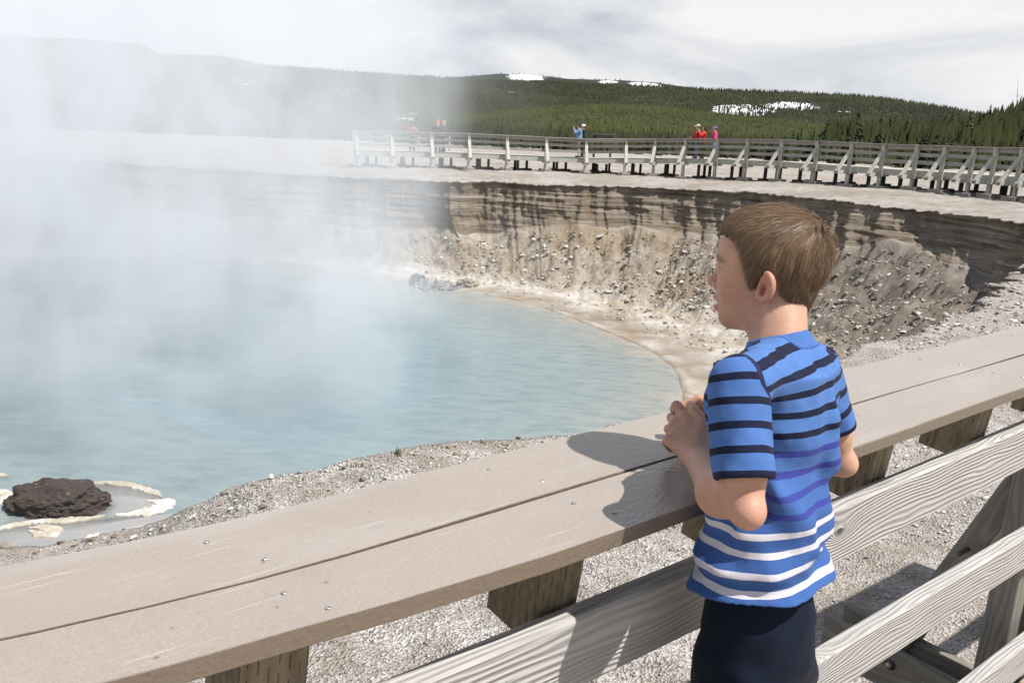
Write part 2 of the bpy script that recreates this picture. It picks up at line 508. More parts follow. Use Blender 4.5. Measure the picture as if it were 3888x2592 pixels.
def ground_material():
    N = Nodes('sinter_ground')
    z = N.n('ShaderNodeAttribute', attribute_name='zone')
    sp = N.n('ShaderNodeSeparateColor'); N.ln(z.outputs['Color'], sp.inputs[0])
    wallw, slopew, nearw, ash = sp.outputs[0], sp.outputs[1], sp.outputs[2], z.outputs['Alpha']
    edgen = N.noise(N.pos(), 1.3, 5, 0.7)
    wallw = N.ramp(N.math('ADD', wallw, N.math('MULTIPLY_ADD', edgen, 1.2, -0.6)), [(0.38, 0.0), (0.62, 1.0)])
    P = N.pos()
    big = N.noise(P, 0.35, 5, 0.6)
    med = N.noise(P, 2.2, 6, 0.65)
    fine = N.noise(P, 14, 5, 0.7)
    chips = N.voro(N.pos(), 62, 'F1', 'Color')
    chipd = N.voro(N.pos(), 62, 'F1', 'Distance')
    # flat of pale crust
    flat = N.mix(N.ramp(big, [(0.36, 0.0), (0.62, 1.0)]), (0.33, 0.295, 0.26), (0.46, 0.435, 0.41))
    flat = N.mix(N.ramp(med, [(0.35, 0.55), (0.6, 0.0)]), flat, (0.22, 0.18, 0.14))
    # gravel of broken crust near the walk
    cs = N.n('ShaderNodeSeparateColor'); N.ln(chips, cs.inputs[0])
    grav = N.ramp(cs.outputs[0], [(0.0, (0.20, 0.18, 0.16)), (0.3, (0.40, 0.375, 0.35)), (0.75, (0.56, 0.535, 0.51)), (1.0, (0.70, 0.68, 0.66))])
    grav = N.mix(N.ramp(med, [(0.42, 0.6), (0.58, 0.0)]), grav, (0.20, 0.165, 0.125))
    flat = N.mix(N.math('MULTIPLY', nearw, 0.85), flat, grav)
    # wall: thin beds, rusty and black stains running down
    sepP = N.n('ShaderNodeSeparateXYZ'); N.ln(N.pos(), sepP.inputs[0])
    bedv = N.noise(N.pos((0.35, 0.35, 9.0)), 1.0, 5, 0.65)
    bed = N.ramp(bedv, [(0.28, (0.075, 0.060, 0.045)), (0.42, (0.185, 0.152, 0.118)), (0.54, (0.265, 0.225, 0.18)), (0.70, (0.40, 0.36, 0.30))])
    stain = N.math('ADD', N.math('MULTIPLY', N.noise(N.pos((0.55, 0.55, 0.30)), 1.0, 6, 0.7), 0.5), N.math('MULTIPLY', N.noise(N.pos((0.5, 0.5, 1.2)), 0.9, 5, 0.65), 0.54))
    bed = N.mix(N.ramp(stain, [(0.57, 0.0), (0.68, 0.6)]), bed, (0.030, 0.026, 0.023))
    rust = N.noise(N.pos((1.1, 1.1, 0.16)), 1.3, 3, 0.6)
    bed = N.mix(N.ramp(rust, [(0.53, 0.0), (0.68, 0.6)]), bed, (0.150, 0.098, 0.048))
    # rubble
    rub = N.mix(N.ramp(med, [(0.32, 0.0), (0.66, 1.0)]), (0.26, 0.215, 0.162), (0.43, 0.385, 0.325))
    rub = N.mix(N.ramp(big, [(0.40, 0.5), (0.56, 0.0)]), rub, (0.235, 0.165, 0.09))
    rub = N.mix(N.ramp(fine, [(0.55, 0.0), (0.72, 0.7)]), rub, (0.54, 0.51, 0.465))
    ashc = N.mix(N.ramp(med, [(0.35, 0.0), (0.65, 1.0)]), (0.13, 0.112, 0.095), (0.27, 0.24, 0.21))
    rub = N.mix(N.math('MULTIPLY', ash, 0.85), rub, ashc)
    # shore apron: smooth tan and white bands
    apv = N.noise(N.pos((0.9, 0.9, 4)), 1.0, 5, 0.6, 0.4)
    apron = N.ramp(apv, [(0.30, (0.37, 0.305, 0.235)), (0.44, (0.46, 0.405, 0.335)), (0.55, (0.58, 0.545, 0.50)), (0.70, (0.67, 0.65, 0.615))])
    low = N.math('SUBTRACT', 1.0, N.math('ADD', wallw, slopew), clamp=True)
    inpit = N.ramp(N.math('MULTIPLY_ADD', sepP.outputs['Z'], -0.1, 0.0), [(0.24, 0.0), (0.30, 1.0)])
    c = N.mix(inpit, flat, apron)
    c = N.mix(slopew, c, rub)
    c = N.mix(wallw, c, bed)
    # dark wet line along the water
    wet = N.ramp(N.math('MULTIPLY_ADD', sepP.outputs['Z'], -1.0, -4.0), [(0.40, 0.0), (0.47, 0.35), (0.52, 0.6)])
    c = N.mix(wet, c, (0.16, 0.115, 0.07))
    h = N.math('ADD', N.math('MULTIPLY', fine, 0.6), N.math('MULTIPLY', chipd, 0.8))
    h = N.math('ADD', h, N.math('MULTIPLY', med, 1.5))
    h2 = N.math('ADD', h, N.math('MULTIPLY', N.math('MULTIPLY', bedv, wallw), 6.0))
    return N.fin(c, 0.9, N.bump(h2, 0.8, 0.035), 0.15)

def build_water():
    n = len(RS)
    shore = RS[:, 6:8]
    ks = [1.03, 1.0, 0.985, 0.97, 0.95, 0.92, 0.88, 0.83, 0.77, 0.7, 0.6, 0.5, 0.38, 0.25, 0.12, 0.0]
    ks = np.array(ks)
    P, A = [], []
    rad = np.linalg.norm(shore - CEN, axis=1)
    for k in ks[:-1]:
        xy = CEN + (shore - CEN) * k
        P.append(np.stack([xy[:, 0], xy[:, 1], np.full(n, WATER_Z)], 1))
        A.append((1 - k) * rad)
    P.append(np.array([[CEN[0], CEN[1], WATER_Z]])); A.append(np.array([rad.mean()]))
    P = np.concatenate(P); A = np.concatenate(A)
    R = len(ks) - 1
    i = np.arange(n); j = (i + 1) % n
    F = [tuple(x) for r in range(R - 1) for x in np.stack([r*n+i, (r+1)*n+i, (r+1)*n+j, r*n+j], 1).tolist()]
    c = R * n
    F += [((R-1)*n+a, c, (R-1)*n+b) for a, b in zip(i.tolist(), j.tolist())]
    N = Nodes('hot_spring_water')
    d = N.attr('offshore')
    pn = N.noise(N.pos((1, 1.6, 1)), 0.35, 4, 0.6)
    mott = N.noise(N.pos((1, 2.6, 1)), 1.5, 6, 0.7)
    dd = N.math('ADD', N.math('MULTIPLY', d, 0.1), N.math('MULTIPLY_ADD', pn, 0.3, -0.15))
    col = N.ramp(dd, [(0.0, (0.34, 0.31, 0.265)), (0.05, (0.27, 0.275, 0.255)), (0.22, (0.205, 0.252, 0.258)), (0.7, (0.150, 0.224, 0.256))])
    col = N.mix(N.ramp(mott, [(0.35, 0.55), (0.52, 0.0)]), col, (0.105, 0.165, 0.185))
    col = N.mix(N.ramp(mott, [(0.55, 0.0), (0.72, 0.35)]), col, (0.29, 0.36, 0.36))
    rip = N.noise(N.pos((1, 2.0, 1)), 5.0, 4, 0.6, 0.3)
    rip2 = N.noise(N.pos((1, 1.5, 1)), 16.0, 2, 0.5)
    h = N.math('ADD', rip, N.math('MULTIPLY', rip2, 0.35))
    m = N.fin(col, 0.16, N.bump(h, 0.35, 0.06), 0.5, IOR=1.33)
    o = mesh_obj('water', P.tolist(), F, m, None, True)
    point_attr(o.data, 'offshore', A)
    tag(o, 'steaming milky turquoise hot spring filling the crater', 'water', kind='structure')
    return o

GROUND, GP, GF = build_ground()
GROUND.data.materials.append(ground_material())
_sel = np.linalg.norm(GP[:, :2], axis=1) < 140
_keep = _sel[GF].all(axis=1)
BVH = BVHTree.FromPolygons([Vector(v) for v in GP.tolist()], GF[_keep].tolist(), epsilon=0.0)
def gz(x, y, default=-0.5):
    h = BVH.ray_cast(Vector((x, y, 30.0)), Vector((0, 0, -1)))
    return h[0].z if h[0] is not None else default
build_water()

# ------------------------------------------------------------------ hills, forest, trees
def elev(points, az):
    a = np.array([p[0] for p in points]); v = np.array([p[1] for p in points])
    return np.interp(az, a, v)
def px_az(x): return math.atan2((x - 1944) / 3152.0, 1.0)
def skyline(lst):
    """photo skyline (x, y) turned into (azimuth, slope above the horizon)"""
    out = []
    for x, y in lst:
        hz = 500 + (x - 1944) * 0.0456
        out.append((px_az(x), (hz - y) / 3152.0 * math.cos(px_az(x)) * 1.0))
    return out

def hill_material(name, base, alt, snow):
    N = Nodes(name)
    v = N.pos((0.004, 0.004, 0.010))
    b = N.noise(v, 1.0, 5, 0.6)
    t = N.noise(N.pos((0.075, 0.075, 0.03)), 1.0, 4, 0.7)
    c = N.mix(N.ramp(b, [(0.38, 0.0), (0.6, 1.0)]), base, alt)
    c = N.mix(N.ramp(t, [(0.36, 0.85), (0.6, 0.0)]), c, tuple(0.45 * x for x in base))
    s = N.attr('snow')
    sn = N.math('ADD', N.math('MULTIPLY', N.noise(N.pos((0.012, 0.012, 0.03)), 1.0, 4, 0.75), 0.5), N.math('MULTIPLY', N.noise(N.pos((0.05, 0.05, 0.02)), 1.0, 4, 0.75), 0.5))
    m = N.math('GREATER_THAN', N.math('ADD', s, N.math('MULTIPLY', sn, 0.9)), 1.0)
    c = N.mix(m, c, (0.72, 0.74, 0.77))
    return N.fin(c, 0.95, N.bump(t, 0.8, 6.0), 0.05)

def make_hill(name, prof, d0, d1, zbase, mat, snow_spots=(), az0=-1.0, az1=0.85, rows=70, cols=460, rough=5.0, crest=0.86):
    az = np.linspace(az0, az1, cols)
    top = elev(prof, az)
    P, S = [], []
    for r in range(rows):
        t = r / (rows - 1)
        dist = d0 + (d1 - d0) * t
        D = np.full(cols, dist)
        x, y = D * np.sin(az), D * np.cos(az)
        hc = top * (d0 + (d1 - d0) * crest)
        prof_t = np.clip(t / crest, 0, 1)
        shape = prof_t ** 1.15 * (1.0) if t <= crest else 1 - 0.5 * ((t - crest) / (1 - crest)) ** 2
        z = zbase + (hc + EYE - zbase) * shape
        q = np.stack([x, y, 0 * x], 1)
        e = math.sin(math.pi * min(t / crest, 1.0)) if t <= crest else 0.0
        z = z + rough * e * fbm(q * 0.0022, 4) * 4 + rough * 0.25 * fbm(q * 0.012, 3)
        P.append(np.stack([x, y, z], 1))
        sv = np.zeros(cols)
        for (ax, tt, wa, wt, s) in snow_spots:
            sv = np.maximum(sv, s * np.exp(-((az - ax) / wa) ** 2 - ((t - tt) / wt) ** 2))
        S.append(sv)
    P = np.concatenate(P)
    i, j = np.meshgrid(np.arange(rows - 1), np.arange(cols - 1), indexing='ij')
    a = (i * cols + j).ravel()
    F = np.stack([a, a + 1, a + cols + 1, a + cols], 1)
    o = mesh_obj(name, P, F, mat, None, True)
    point_attr(o.data, 'snow', np.concatenate(S))
    tag(o, kind='structure')
    return o, P.reshape(rows, cols, 3), np.array(S)

far_sky = skyline([(-1500, 200), (-300, 165), (0, 158), (350, 172), (560, 190), (620, 222), (860, 232), (1000, 262), (1300, 285), (1500, 300), (1640, 308), (1720, 304), (1850, 294), (1980, 298), (2100, 312), (2300, 318), (2420, 326), (2600, 350), (3000, 420), (4200, 540)])
near_sky = skyline([(-1500, 300), (0, 255), (500, 262), (900, 262), (1200, 280), (1500, 302), (1800, 318), (2100, 326), (2400, 340), (2600, 352), (2900, 360), (3200, 378), (3500, 418), (3750, 466), (4000, 520), (4600, 560)])
low_sky = skyline([(-1500, 470), (600, 450), (1300, 452), (1700, 440), (2000, 415), (2250, 400), (2450, 408), (2700, 440), (3000, 470), (3400, 520), (4300, 600)])
S_az = px_az
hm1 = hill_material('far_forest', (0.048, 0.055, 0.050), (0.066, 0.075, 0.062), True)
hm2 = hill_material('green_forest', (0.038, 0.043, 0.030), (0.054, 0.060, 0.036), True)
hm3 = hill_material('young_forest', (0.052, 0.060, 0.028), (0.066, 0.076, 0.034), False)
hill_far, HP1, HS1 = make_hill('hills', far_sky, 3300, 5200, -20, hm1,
    [(S_az(1950), .82, .035, .10, .78), (S_az(2250), .82, .02, .06, .70), (S_az(2380), .80, .03, .08, .76), (S_az(700), .6, .05, .12, .7), (S_az(1200), .7, .04, .1, .6)])
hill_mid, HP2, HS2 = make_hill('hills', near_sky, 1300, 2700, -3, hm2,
    [(S_az(2750), .50, .050, .14, .88), (S_az(2930), .60, .045, .09, .82), (S_az(3120), .58, .04, .06, .55), (S_az(3390), .40, .035, .07, .70), (S_az(3580), .30, .02, .07, .90), (S_az(1900), .62, .05, .05, .52), (S_az(3000), .34, .08, .10, .5), (S_az(1300), .45, .10, .22, .50), (S_az(1530), .22, .03, .12, .60), (S_az(900), .5, .08, .2, .52)])
hill_low, HP3, HS3 = make_hill('hills', low_sky, 330, 1500, -2, hm3, [(S_az(1510), .6, .02, .3, .70)], rough=2.0)

def tree_cones(P, h0, h1, taper):
    """a far wood as one mass: low-poly conifers"""
    n = len(P)
    hgt = RNG.uniform(h0, h1, n)
    r = hgt * RNG.uniform(*taper, n)
    th = RNG.uniform(0, 6.28, n)
    V = np.zeros((n, 4, 3))
    for k in range(3):
        V[:, k, 0] = P[:, 0] + r * np.cos(th + k * 2.094)
        V[:, k, 1] = P[:, 1] + r * np.sin(th + k * 2.094)
        V[:, k, 2] = P[:, 2] + hgt * 0.03
    V[:, 3, :] = P
    V[:, 3, 2] += hgt
    b = np.arange(n)[:, None] * 4
    F = np.concatenate([b + np.array([0, 1, 3]), b + np.array([1, 2, 3]), b + np.array([2, 0, 3])])
    return V.reshape(-1, 3), F

def forest_mat(name, c1, c2):
    N = Nodes(name)
    v = N.pos((0.05, 0.05, 0.02))
    a = N.noise(v, 1.0, 3, 0.6)
    b = N.noise(N.pos((0.006, 0.006, 0.006)), 1.0, 3, 0.6)
    c = N.mix(N.ramp(b, [(0.4, 0.0), (0.6, 1.0)]), c1, c2)
    c = N.mix(N.ramp(a, [(0.3, 0.6), (0.6, 0.0)]), c, tuple(0.4 * x for x in c1))
    return N.fin(c, 0.95, None, 0.05)

def scatter_hill(HP, HS, count, tmax=0.93, azlo=-0.62, azhi=0.62):
    rows, cols = HP.shape[:2]
    r = RNG.uniform(0, rows - 1.01, count) * tmax
    c = RNG.uniform(0, cols - 1.01, count)
    ri, ci = r.astype(int), c.astype(int)
    fr, fc = (r - ri)[:, None], (c - ci)[:, None]
    p = HP[ri, ci] * (1 - fr) * (1 - fc) + HP[ri + 1, ci] * fr * (1 - fc) + HP[ri, ci + 1] * (1 - fr) * fc + HP[ri + 1, ci + 1] * fr * fc
    az = np.arctan2(p[:, 0], p[:, 1])
    ok = (az > azlo) & (az < azhi) & (RNG.random(count) > 0.62 * HS[ri, ci])
    return p[ok]

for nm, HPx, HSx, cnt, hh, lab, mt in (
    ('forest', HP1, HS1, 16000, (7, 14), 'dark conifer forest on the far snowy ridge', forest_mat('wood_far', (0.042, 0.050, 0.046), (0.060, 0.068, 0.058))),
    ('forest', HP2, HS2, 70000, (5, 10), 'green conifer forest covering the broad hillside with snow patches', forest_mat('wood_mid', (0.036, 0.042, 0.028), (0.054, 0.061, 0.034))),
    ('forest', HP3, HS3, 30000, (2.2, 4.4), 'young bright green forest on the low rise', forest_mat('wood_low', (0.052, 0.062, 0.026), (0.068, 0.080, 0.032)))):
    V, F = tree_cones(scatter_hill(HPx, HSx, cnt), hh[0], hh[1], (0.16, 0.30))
    tag(mesh_obj(nm, V, F, mt), lab, 'forest', kind='stuff')

# single conifers on the near slope to the right and along the edge of the flat
def conifer_crown(seed, lean=0.0):
    rs = random.Random(seed)
    V, F = [], []
    tiers = 15
    for t in range(tiers):
        u = t / (tiers - 1)
        z = 0.10 + 0.88 * u
        R = (0.23 * (1 - u) ** 0.85 + 0.014) * rs.uniform(0.8, 1.15)
        k = 9 if u < 0.7 else 6
        a0 = rs.uniform(0, 6.28)
        for b in range(k):
            if rs.random() < 0.12: continue
            a = a0 + b * 6.283 / k + rs.uniform(-0.25, 0.25)
            L = R * rs.uniform(0.65, 1.2)
            w = L * rs.uniform(0.30, 0.5)
            dr = L * rs.uniform(0.15, 0.55)
            zz = z + rs.uniform(-0.02, 0.02)
            ca, sa = math.cos(a), math.sin(a)
            i = len(V)
            V += [(0, 0, zz + 0.055), (ca * L * 0.62 - sa * w, sa * L * 0.62 + ca * w, zz - dr * 0.45),
                  (ca * L, sa * L, zz - dr), (ca * L * 0.62 + sa * w, sa * L * 0.62 - ca * w, zz - dr * 0.45), (ca * L * 0.5, sa * L * 0.5, zz - dr * 0.9)]
            F += [(i, i + 1, i + 2), (i, i + 2, i + 3), (i + 1, i + 4, i + 2), (i + 2, i + 4, i + 3)]
    i = len(V)
    V += [(0.012, 0, 0.9), (-0.006, 0.01, 0.9), (-0.006, -0.01, 0.9), (0, 0, 1.03)]
    F += [(i, i + 1, i + 3), (i + 1, i + 2, i + 3), (i + 2, i, i + 3)]
    return V, F
def trunk_mesh(r=0.016, top=0.96):
    V, F = [], []
    for k, (z, rr) in enumerate(((0, r * 1.5), (0.05, r), (0.5, r * 0.6), (top, r * 0.12))):
        for b in range(6):
            V.append((rr * math.cos(b * 1.047), rr * math.sin(b * 1.047), z))
    for k in range(3):
        for b in range(6):
            F.append((k*6+b, k*6+(b+1) % 6, k*6+6+(b+1) % 6, k*6+6+b))
    return V, F
def leafm(name, c):
    N = Nodes(name)
    oi = N.n('ShaderNodeObjectInfo')
    a = N.noise(N.coord('Object', rand=True), 14, 3, 0.6)
    cc = N.mix(oi.outputs['Random'], tuple(0.6 * x for x in c), tuple(1.35 * x for x in c))
    cc = N.mix(N.ramp(a, [(0.35, 0.5), (0.6, 0.0)]), cc, tuple(0.5 * x for x in c))
    return N.fin(cc, 0.8, None, 0.15)
crown_meshes = []
for k in range(6):
    V, F = conifer_crown(40 + k)
    me = bpy.data.meshes.new('crown')
    me.from_pydata(V, [], F); me.update()
    me.materials.append(leafm('needles', [(0.036, 0.045, 0.020), (0.028, 0.036, 0.021), (0.046, 0.054, 0.022)][k % 3]))
    crown_meshes.append(me)
tm = bpy.data.meshes.new('trunk')
_v, _fc = trunk_mesh()
tm.from_pydata(_v, [], _fc); tm.update()
tm.materials.append(plain('conifer_bark', (0.075, 0.060, 0.048), 0.95, 0.05, 0.3, 30))
sm = bpy.data.meshes.new('trunk')
_v, _fc = trunk_mesh(0.010, 1.0)
sm.from_pydata(_v, [], _fc); sm.update()
sm.materials.append(plain('grey_snag', (0.22, 0.20, 0.18), 0.95, 0.05, 0.2, 30))

# the wooded slope at the right, about 260 m off
rs_top = skyline([(3150, 575), (3300, 556), (3450, 545), (3560, 535), (3640, 512), (3720, 480), (3800, 440), (3888, 418), (4100, 350), (4500, 300)])
rslope, HP4, HS4 = make_hill('hills', rs_top, 190, 330, -0.6, hill_material('slope_floor', (0.030, 0.040, 0.016), (0.045, 0.055, 0.022), False), (), 0.33, 0.95, 24, 60, 0.5, 0.9)
def put_tree(x, y, z, h, wide, k, label, group):
    t = empty('pine_tree', (x, y, z), random.uniform(0, 6.28))
    t.scale = (h * wide, h * wide, h)
    tag(t, label, 'tree', group)
    link_mesh('trunk', tm, t)
    link_mesh('crown', crown_meshes[k % 6], t)
rr = random.Random(5)
cand = scatter_hill(HP4, HS4, 8000, 0.97, 0.34, 0.70)
cand = cand[np.argsort(np.hypot(cand[:, 0], cand[:, 1]))]
picked = cand[::max(1, len(cand) // 130)][:130]
for k, p in enumerate(picked):
    put_tree(p[0], p[1], p[2] - 0.2, rr.uniform(6.0, 10.0), rr.uniform(1.0, 1.5), k, 'dark green pine on the wooded slope beside the boardwalk end', 'pines on the near wooded slope')
V, F = tree_cones(cand, 4.0, 8.5, (0.15, 0.24))
tag(mesh_obj('forest', V, F, forest_mat('wood_slope', (0.024, 0.031, 0.013), (0.036, 0.043, 0.017))), 'pine undergrowth filling the near wooded slope', 'forest', kind='stuff')
# belt of pines along the back of the flat
for k in range(150):
    x = 2150 + 1750 * (k + rr.random()) / 150
    d = rr.uniform(105, 190)
    a = px_az(x)
    put_tree(d * math.sin(a), d * math.cos(a), -0.7, rr.uniform(2.6, 4.6) * (1.15 if x > 2900 else 0.8), rr.uniform(0.9, 1.3), k, 'small pine in the belt of trees behind the white flat', 'pines along the back of the flat')
V, F = tree_cones(np.stack([np.array([d * math.sin(a), d * math.cos(a), -0.8]) for d, a in [(rr.uniform(115, 360), rr.uniform(-0.75, 0.62)) for _ in range(9000)]]), 1.8, 4.2, (0.18, 0.3))
tag(mesh_obj('forest', V, F, forest_mat('wood_belt', (0.030, 0.036, 0.020), (0.042, 0.048, 0.024))), 'low belt of pine wood at the foot of the hills', 'forest', kind='stuff')
# bare dead trunks standing above the pines
for x, d, h, lean in ((3752, 270, 17, -0.13), (3832, 285, 17.5, -0.03), (3848, 262, 12, 0.02), (2172, 1000, 17, 0), (2224, 1050, 16, 0), (2216, 1040, 17, 0.02)):
    a = px_az(x)
    X, Y = d * math.sin(a), d * math.cos(a)
    t = empty('dead_tree', (X, Y, {True: 5.0, False: 2.0}[d < 500] if d < 500 else 22.0))
    t.rotation_euler = (0, lean, 0)
    t.scale = (h, h, h)
    tag(t, 'thin bare dead trunk rising above the pines' if d < 500 else 'thin grey dead trunk standing on the far green hillside', 'tree', 'bare trunks above the slope' if d < 500 else 'bare trunks on the hillside')
    link_mesh('trunk', sm, t)
    V = []; Fb = []
    rb = random.Random(int(x))
    for b in range(9):
        z = rb.uniform(0.35, 0.95); aa = rb.uniform(0, 6.28); L = 0.05 * (1.1 - z) + 0.01
        i = len(V)
        V += [(0, 0, z + 0.004), (0, 0, z - 0.004), (L * math.cos(aa), L * math.sin(aa), z + 0.012), (L * math.cos(aa) * .5, L * math.sin(aa) * .5, z + 0.001)]
        Fb += [(i, i + 1, i + 3), (i, i + 3, i + 2), (i + 1, i + 2, i + 3)]
    o = mesh_obj('branches', V, Fb, sm.materials[0], t)

# ------------------------------------------------------------------ timber pieces
def board_mesh(L, w, t, ch=0.004, nseg=6, warp=0.0, seed=0):
    """plank lying along x from 0 to L, w wide (y), t thick (z), edges eased"""
    rs = random.Random(seed)
    a, b = w / 2, t / 2
    sec = [(-a + ch, -b), (a - ch, -b), (a, -b + ch), (a, b - ch), (a - ch, b), (-a + ch, b), (-a, b - ch), (-a, -b + ch)]
    V, F = [], []
    p1, p2 = rs.uniform(0, 6), rs.uniform(0, 6)
    for k in range(nseg + 1):
        x = L * k / nseg
        oy = warp * math.sin(p1 + 3.1 * k / nseg * 2)
        oz = warp * math.sin(p2 + 2.3 * k / nseg * 2)
        for (y, z) in sec: V.append((x, y + oy, z + oz))
    for k in range(nseg):
        for i in range(8):
            j = (i + 1) % 8
            F.append((k*8+i, k*8+j, k*8+8+j, k*8+8+i))
    F.append(tuple(range(7, -1, -1)))
    F.append(tuple(nseg*8 + i for i in range(8)))
    return V, F

_bcount = [0]
def board(name, p0, p1, w, t, mat, parent, up=(0, 0, 1), ch=0.004, nseg=6, warp=0.0):
    """a plank from p0 to p1; 'up' is the direction of its thickness"""
    p0, p1 = Vector(p0), Vector(p1)
    x = (p1 - p0); L = x.length; x.normalize()
    z = Vector(up); z = (z - x * z.dot(x)).normalized()
    y = z.cross(x)
    _bcount[0] += 1
    V, F = board_mesh(L, w, t, ch, nseg, warp, _bcount[0])
    o = mesh_obj(name, V, F, mat, parent)
    o.matrix_local = Matrix(((x.x, y.x, z.x, p0.x), (x.y, y.y, z.y, p0.y), (x.z, y.z, z.z, p0.z), (0, 0, 0, 1)))
    return o

RAIL_ANG = math.atan2(0.618, 0.786)
def rail_frame(p):       # along the railing, away from it, up -> world
    c, s = math.cos(RAIL_ANG), math.sin(RAIL_ANG)
    return Vector((p[0] * c - p[1] * s, p[0] * s + p[1] * c, p[2]))

def composite():
    N = Nodes('tan_composite_plank')
    v = N.coord('Object', rand=True)
    sp = N.noise(v, 420, 3, 0.7)
    bl = N.noise(v, 5, 4, 0.6)
    cell = N.voro(N.coord('Object', (0.7, 1.3, 1), rand=True), 150, 'SMOOTH_F1')
    c = N.mix(N.ramp(sp, [(0.3, 0.0), (0.7, 1.0)]), (0.265, 0.228, 0.198), (0.375, 0.332, 0.296))
    c = N.mix(N.ramp(bl, [(0.35, 0.3), (0.65, 0.0)]), c, (0.24, 0.205, 0.178))
    big = N.noise(N.coord('Object', (0.8, 4, 1), rand=True), 1.6, 5, 0.65)
    c = N.mix(N.ramp(big, [(0.52, 0.0), (0.70, 0.4)]), c, (0.40, 0.37, 0.345))
    scuff = N.ramp(N.noise(N.coord('Object', (5, 130, 5), rand=True), 1.0, 3, 0.6), [(0.66, 0.0), (0.70, 0.45)])
    c = N.mix(scuff, c, (0.50, 0.47, 0.44))
    spot = N.ramp(N.voro(v, 16, 'F1'), [(0.03, 0.6), (0.07, 0.0)])
    c = N.mix(spot, c, (0.10, 0.08, 0.065))
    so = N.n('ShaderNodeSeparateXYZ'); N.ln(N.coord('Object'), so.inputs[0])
    c = N.mix(N.math('LESS_THAN', so.outputs['Z'], -0.0025), c, N.mix(N.ramp(sp, [(0.3, 0.0), (0.7, 1.0)]), (0.135, 0.105, 0.080), (0.19, 0.152, 0.118)))   # sides and seam painted darker brown, standing in for the weaker light there
    h = N.math('ADD', N.math('MULTIPLY', cell, 1.0), N.math('MULTIPLY', N.noise(v, 90, 3, 0.6), 0.8))
    scr = N.noise(N.coord('Object', (3, 60, 60), rand=True), 1.0, 3, 0.6)
    h = N.math('ADD', h, N.math('MULTIPLY', scr, 0.4))
    return N.fin(c, N.ramp(bl, [(0.3, 0.24), (0.7, 0.36)]), N.bump(h, 0.42, 0.0018), 0.7)

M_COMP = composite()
M_GREY = wood('weathered_rail_timber', (0.49, 0.48, 0.47), (0.315, 0.306, 0.296), 240.0, True, False, 0.8)
M_BLOCK = wood('treated_block_timber', (0.27, 0.225, 0.155), (0.15, 0.118, 0.078), 60.0, False, True, 0.7)
M_UNDER = wood('treated_frame_timber', (0.25, 0.235, 0.21), (0.17, 0.158, 0.14), 50.0, False, False, 0.6)
M_DECK = plain('tan_deck_plank', (0.34, 0.275, 0.205), 0.65, 0.3, 0.12, 60)
M_STEEL = plain('galvanised_steel', (0.42, 0.41, 0.40), 0.4, 0.5, 0.2, 90)
M_STEEL.node_tree.nodes['Principled BSDF'].inputs['Metallic'].default_value = 0.8
M_RUST = plain('dark_iron', (0.055, 0.045, 0.042), 0.55, 0.5, 0.3, 90)

def disc(name, r, t, mat, parent, loc, axis='Z', n=14, bulge=0.0):
    V, F = [], []
    for z in (0, t):
        for k in range(n):
            V.append((r * math.cos(6.2832*k/n), r * math.sin(6.2832*k/n), z))
    V.append((0, 0, t + bulge))
    F += [(k, (k+1) % n, n+(k+1) % n, n+k) for k in range(n)]
    F += [(n+k, n+(k+1) % n, 2*n) for k in range(n)]
    o = mesh_obj(name, V, F, mat, parent, True)
    o.location = loc
    if axis == '-X': o.rotation_euler = (0, -math.pi/2, 0)
    if axis == '-Y': o.rotation_euler = (math.pi/2, 0, 0)
    return o

def screw(x, y, z, parent, r=0.0026):
    """a countersunk screw in a ragged hole"""
    N0 = 9
    rs = random.Random(int(x * 1000 + y * 77))
    V = [(0, 0, 0.0006)]; F = []
    for k in range(N0):
        a = 6.2832 * k / N0
        V.append((r * math.cos(a), r * math.sin(a), 0.0012))
    for k in range(N0):
        a = 6.2832 * k / N0
        rr_ = r * rs.uniform(1.25, 1.9)
        V.append((rr_ * math.cos(a), rr_ * math.sin(a), 0.0003))
    F = [(0, 1 + k, 1 + (k+1) % N0) for k in range(N0)] + [(1 + k, 1 + N0 + k, 1 + N0 + (k+1) % N0, 1 + (k+1) % N0) for k in range(N0)]
    o = mesh_obj('screw', V, F, M_STEEL, parent)
    o.location = (x, y, z)
    return o

# ------------------------------------------------------------------ the boardwalk underfoot and its railing
walk = empty('boardwalk', (0, 0, 0), RAIL_ANG)
tag(walk, 'timber boardwalk whose railing with wide tan cap the boy leans on', 'boardwalk')
CAPZ = EYE - 0.583
X0, X1 = -1.9, 5.6
# cap planks: thin composite with a seam between
def cap_plank(y0, y1, tilt):
    V, F = [], []
    t = 0.030
    L = X1 - X0
    nseg = 60
    w = y1 - y0
    sec = [(0.002, -t), (w - 0.002, -t), (w, -t + 0.002), (w, 0.0), (0.0, 0.0), (0.0, -t + 0.002)]
    m = len(sec)
    for k in range(nseg + 1):
        x = L * k / nseg
        for (y, z) in sec:
            bow = 0.034 * max(0.0, (0.50 - (x + X0)) / 0.44) ** 2 if x + X0 > -0.6 else 0.034 * 6.25 + 0.386 * (-0.6 - (x + X0))
            nar = 0.024 * min(1.0, max(0.0, (0.75 - (x + X0)) / 0.4)) * (1 - y / w) if y0 < 0.9 else 0.0
            V.append((x, y + bow + nar + 0.0012 * math.sin(k * 0.8 + y0 * 9), z + tilt * (y - w / 2) + 0.0012 * math.sin(k * 0.35 + y0 * 5)))
    for k in range(nseg):
        for i in range(m):
            j = (i + 1) % m
            F.append((k*m+i, k*m+j, k*m+m+j, k*m+m+i))
    F.append(tuple(range(m - 1, -1, -1))); F.append(tuple(nseg*m+i for i in range(m)))
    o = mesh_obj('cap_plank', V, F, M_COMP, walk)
    o.location = (X0, y0, CAPZ)
    return o
cp1 = cap_plank(0.807, 0.9590, 0.0)
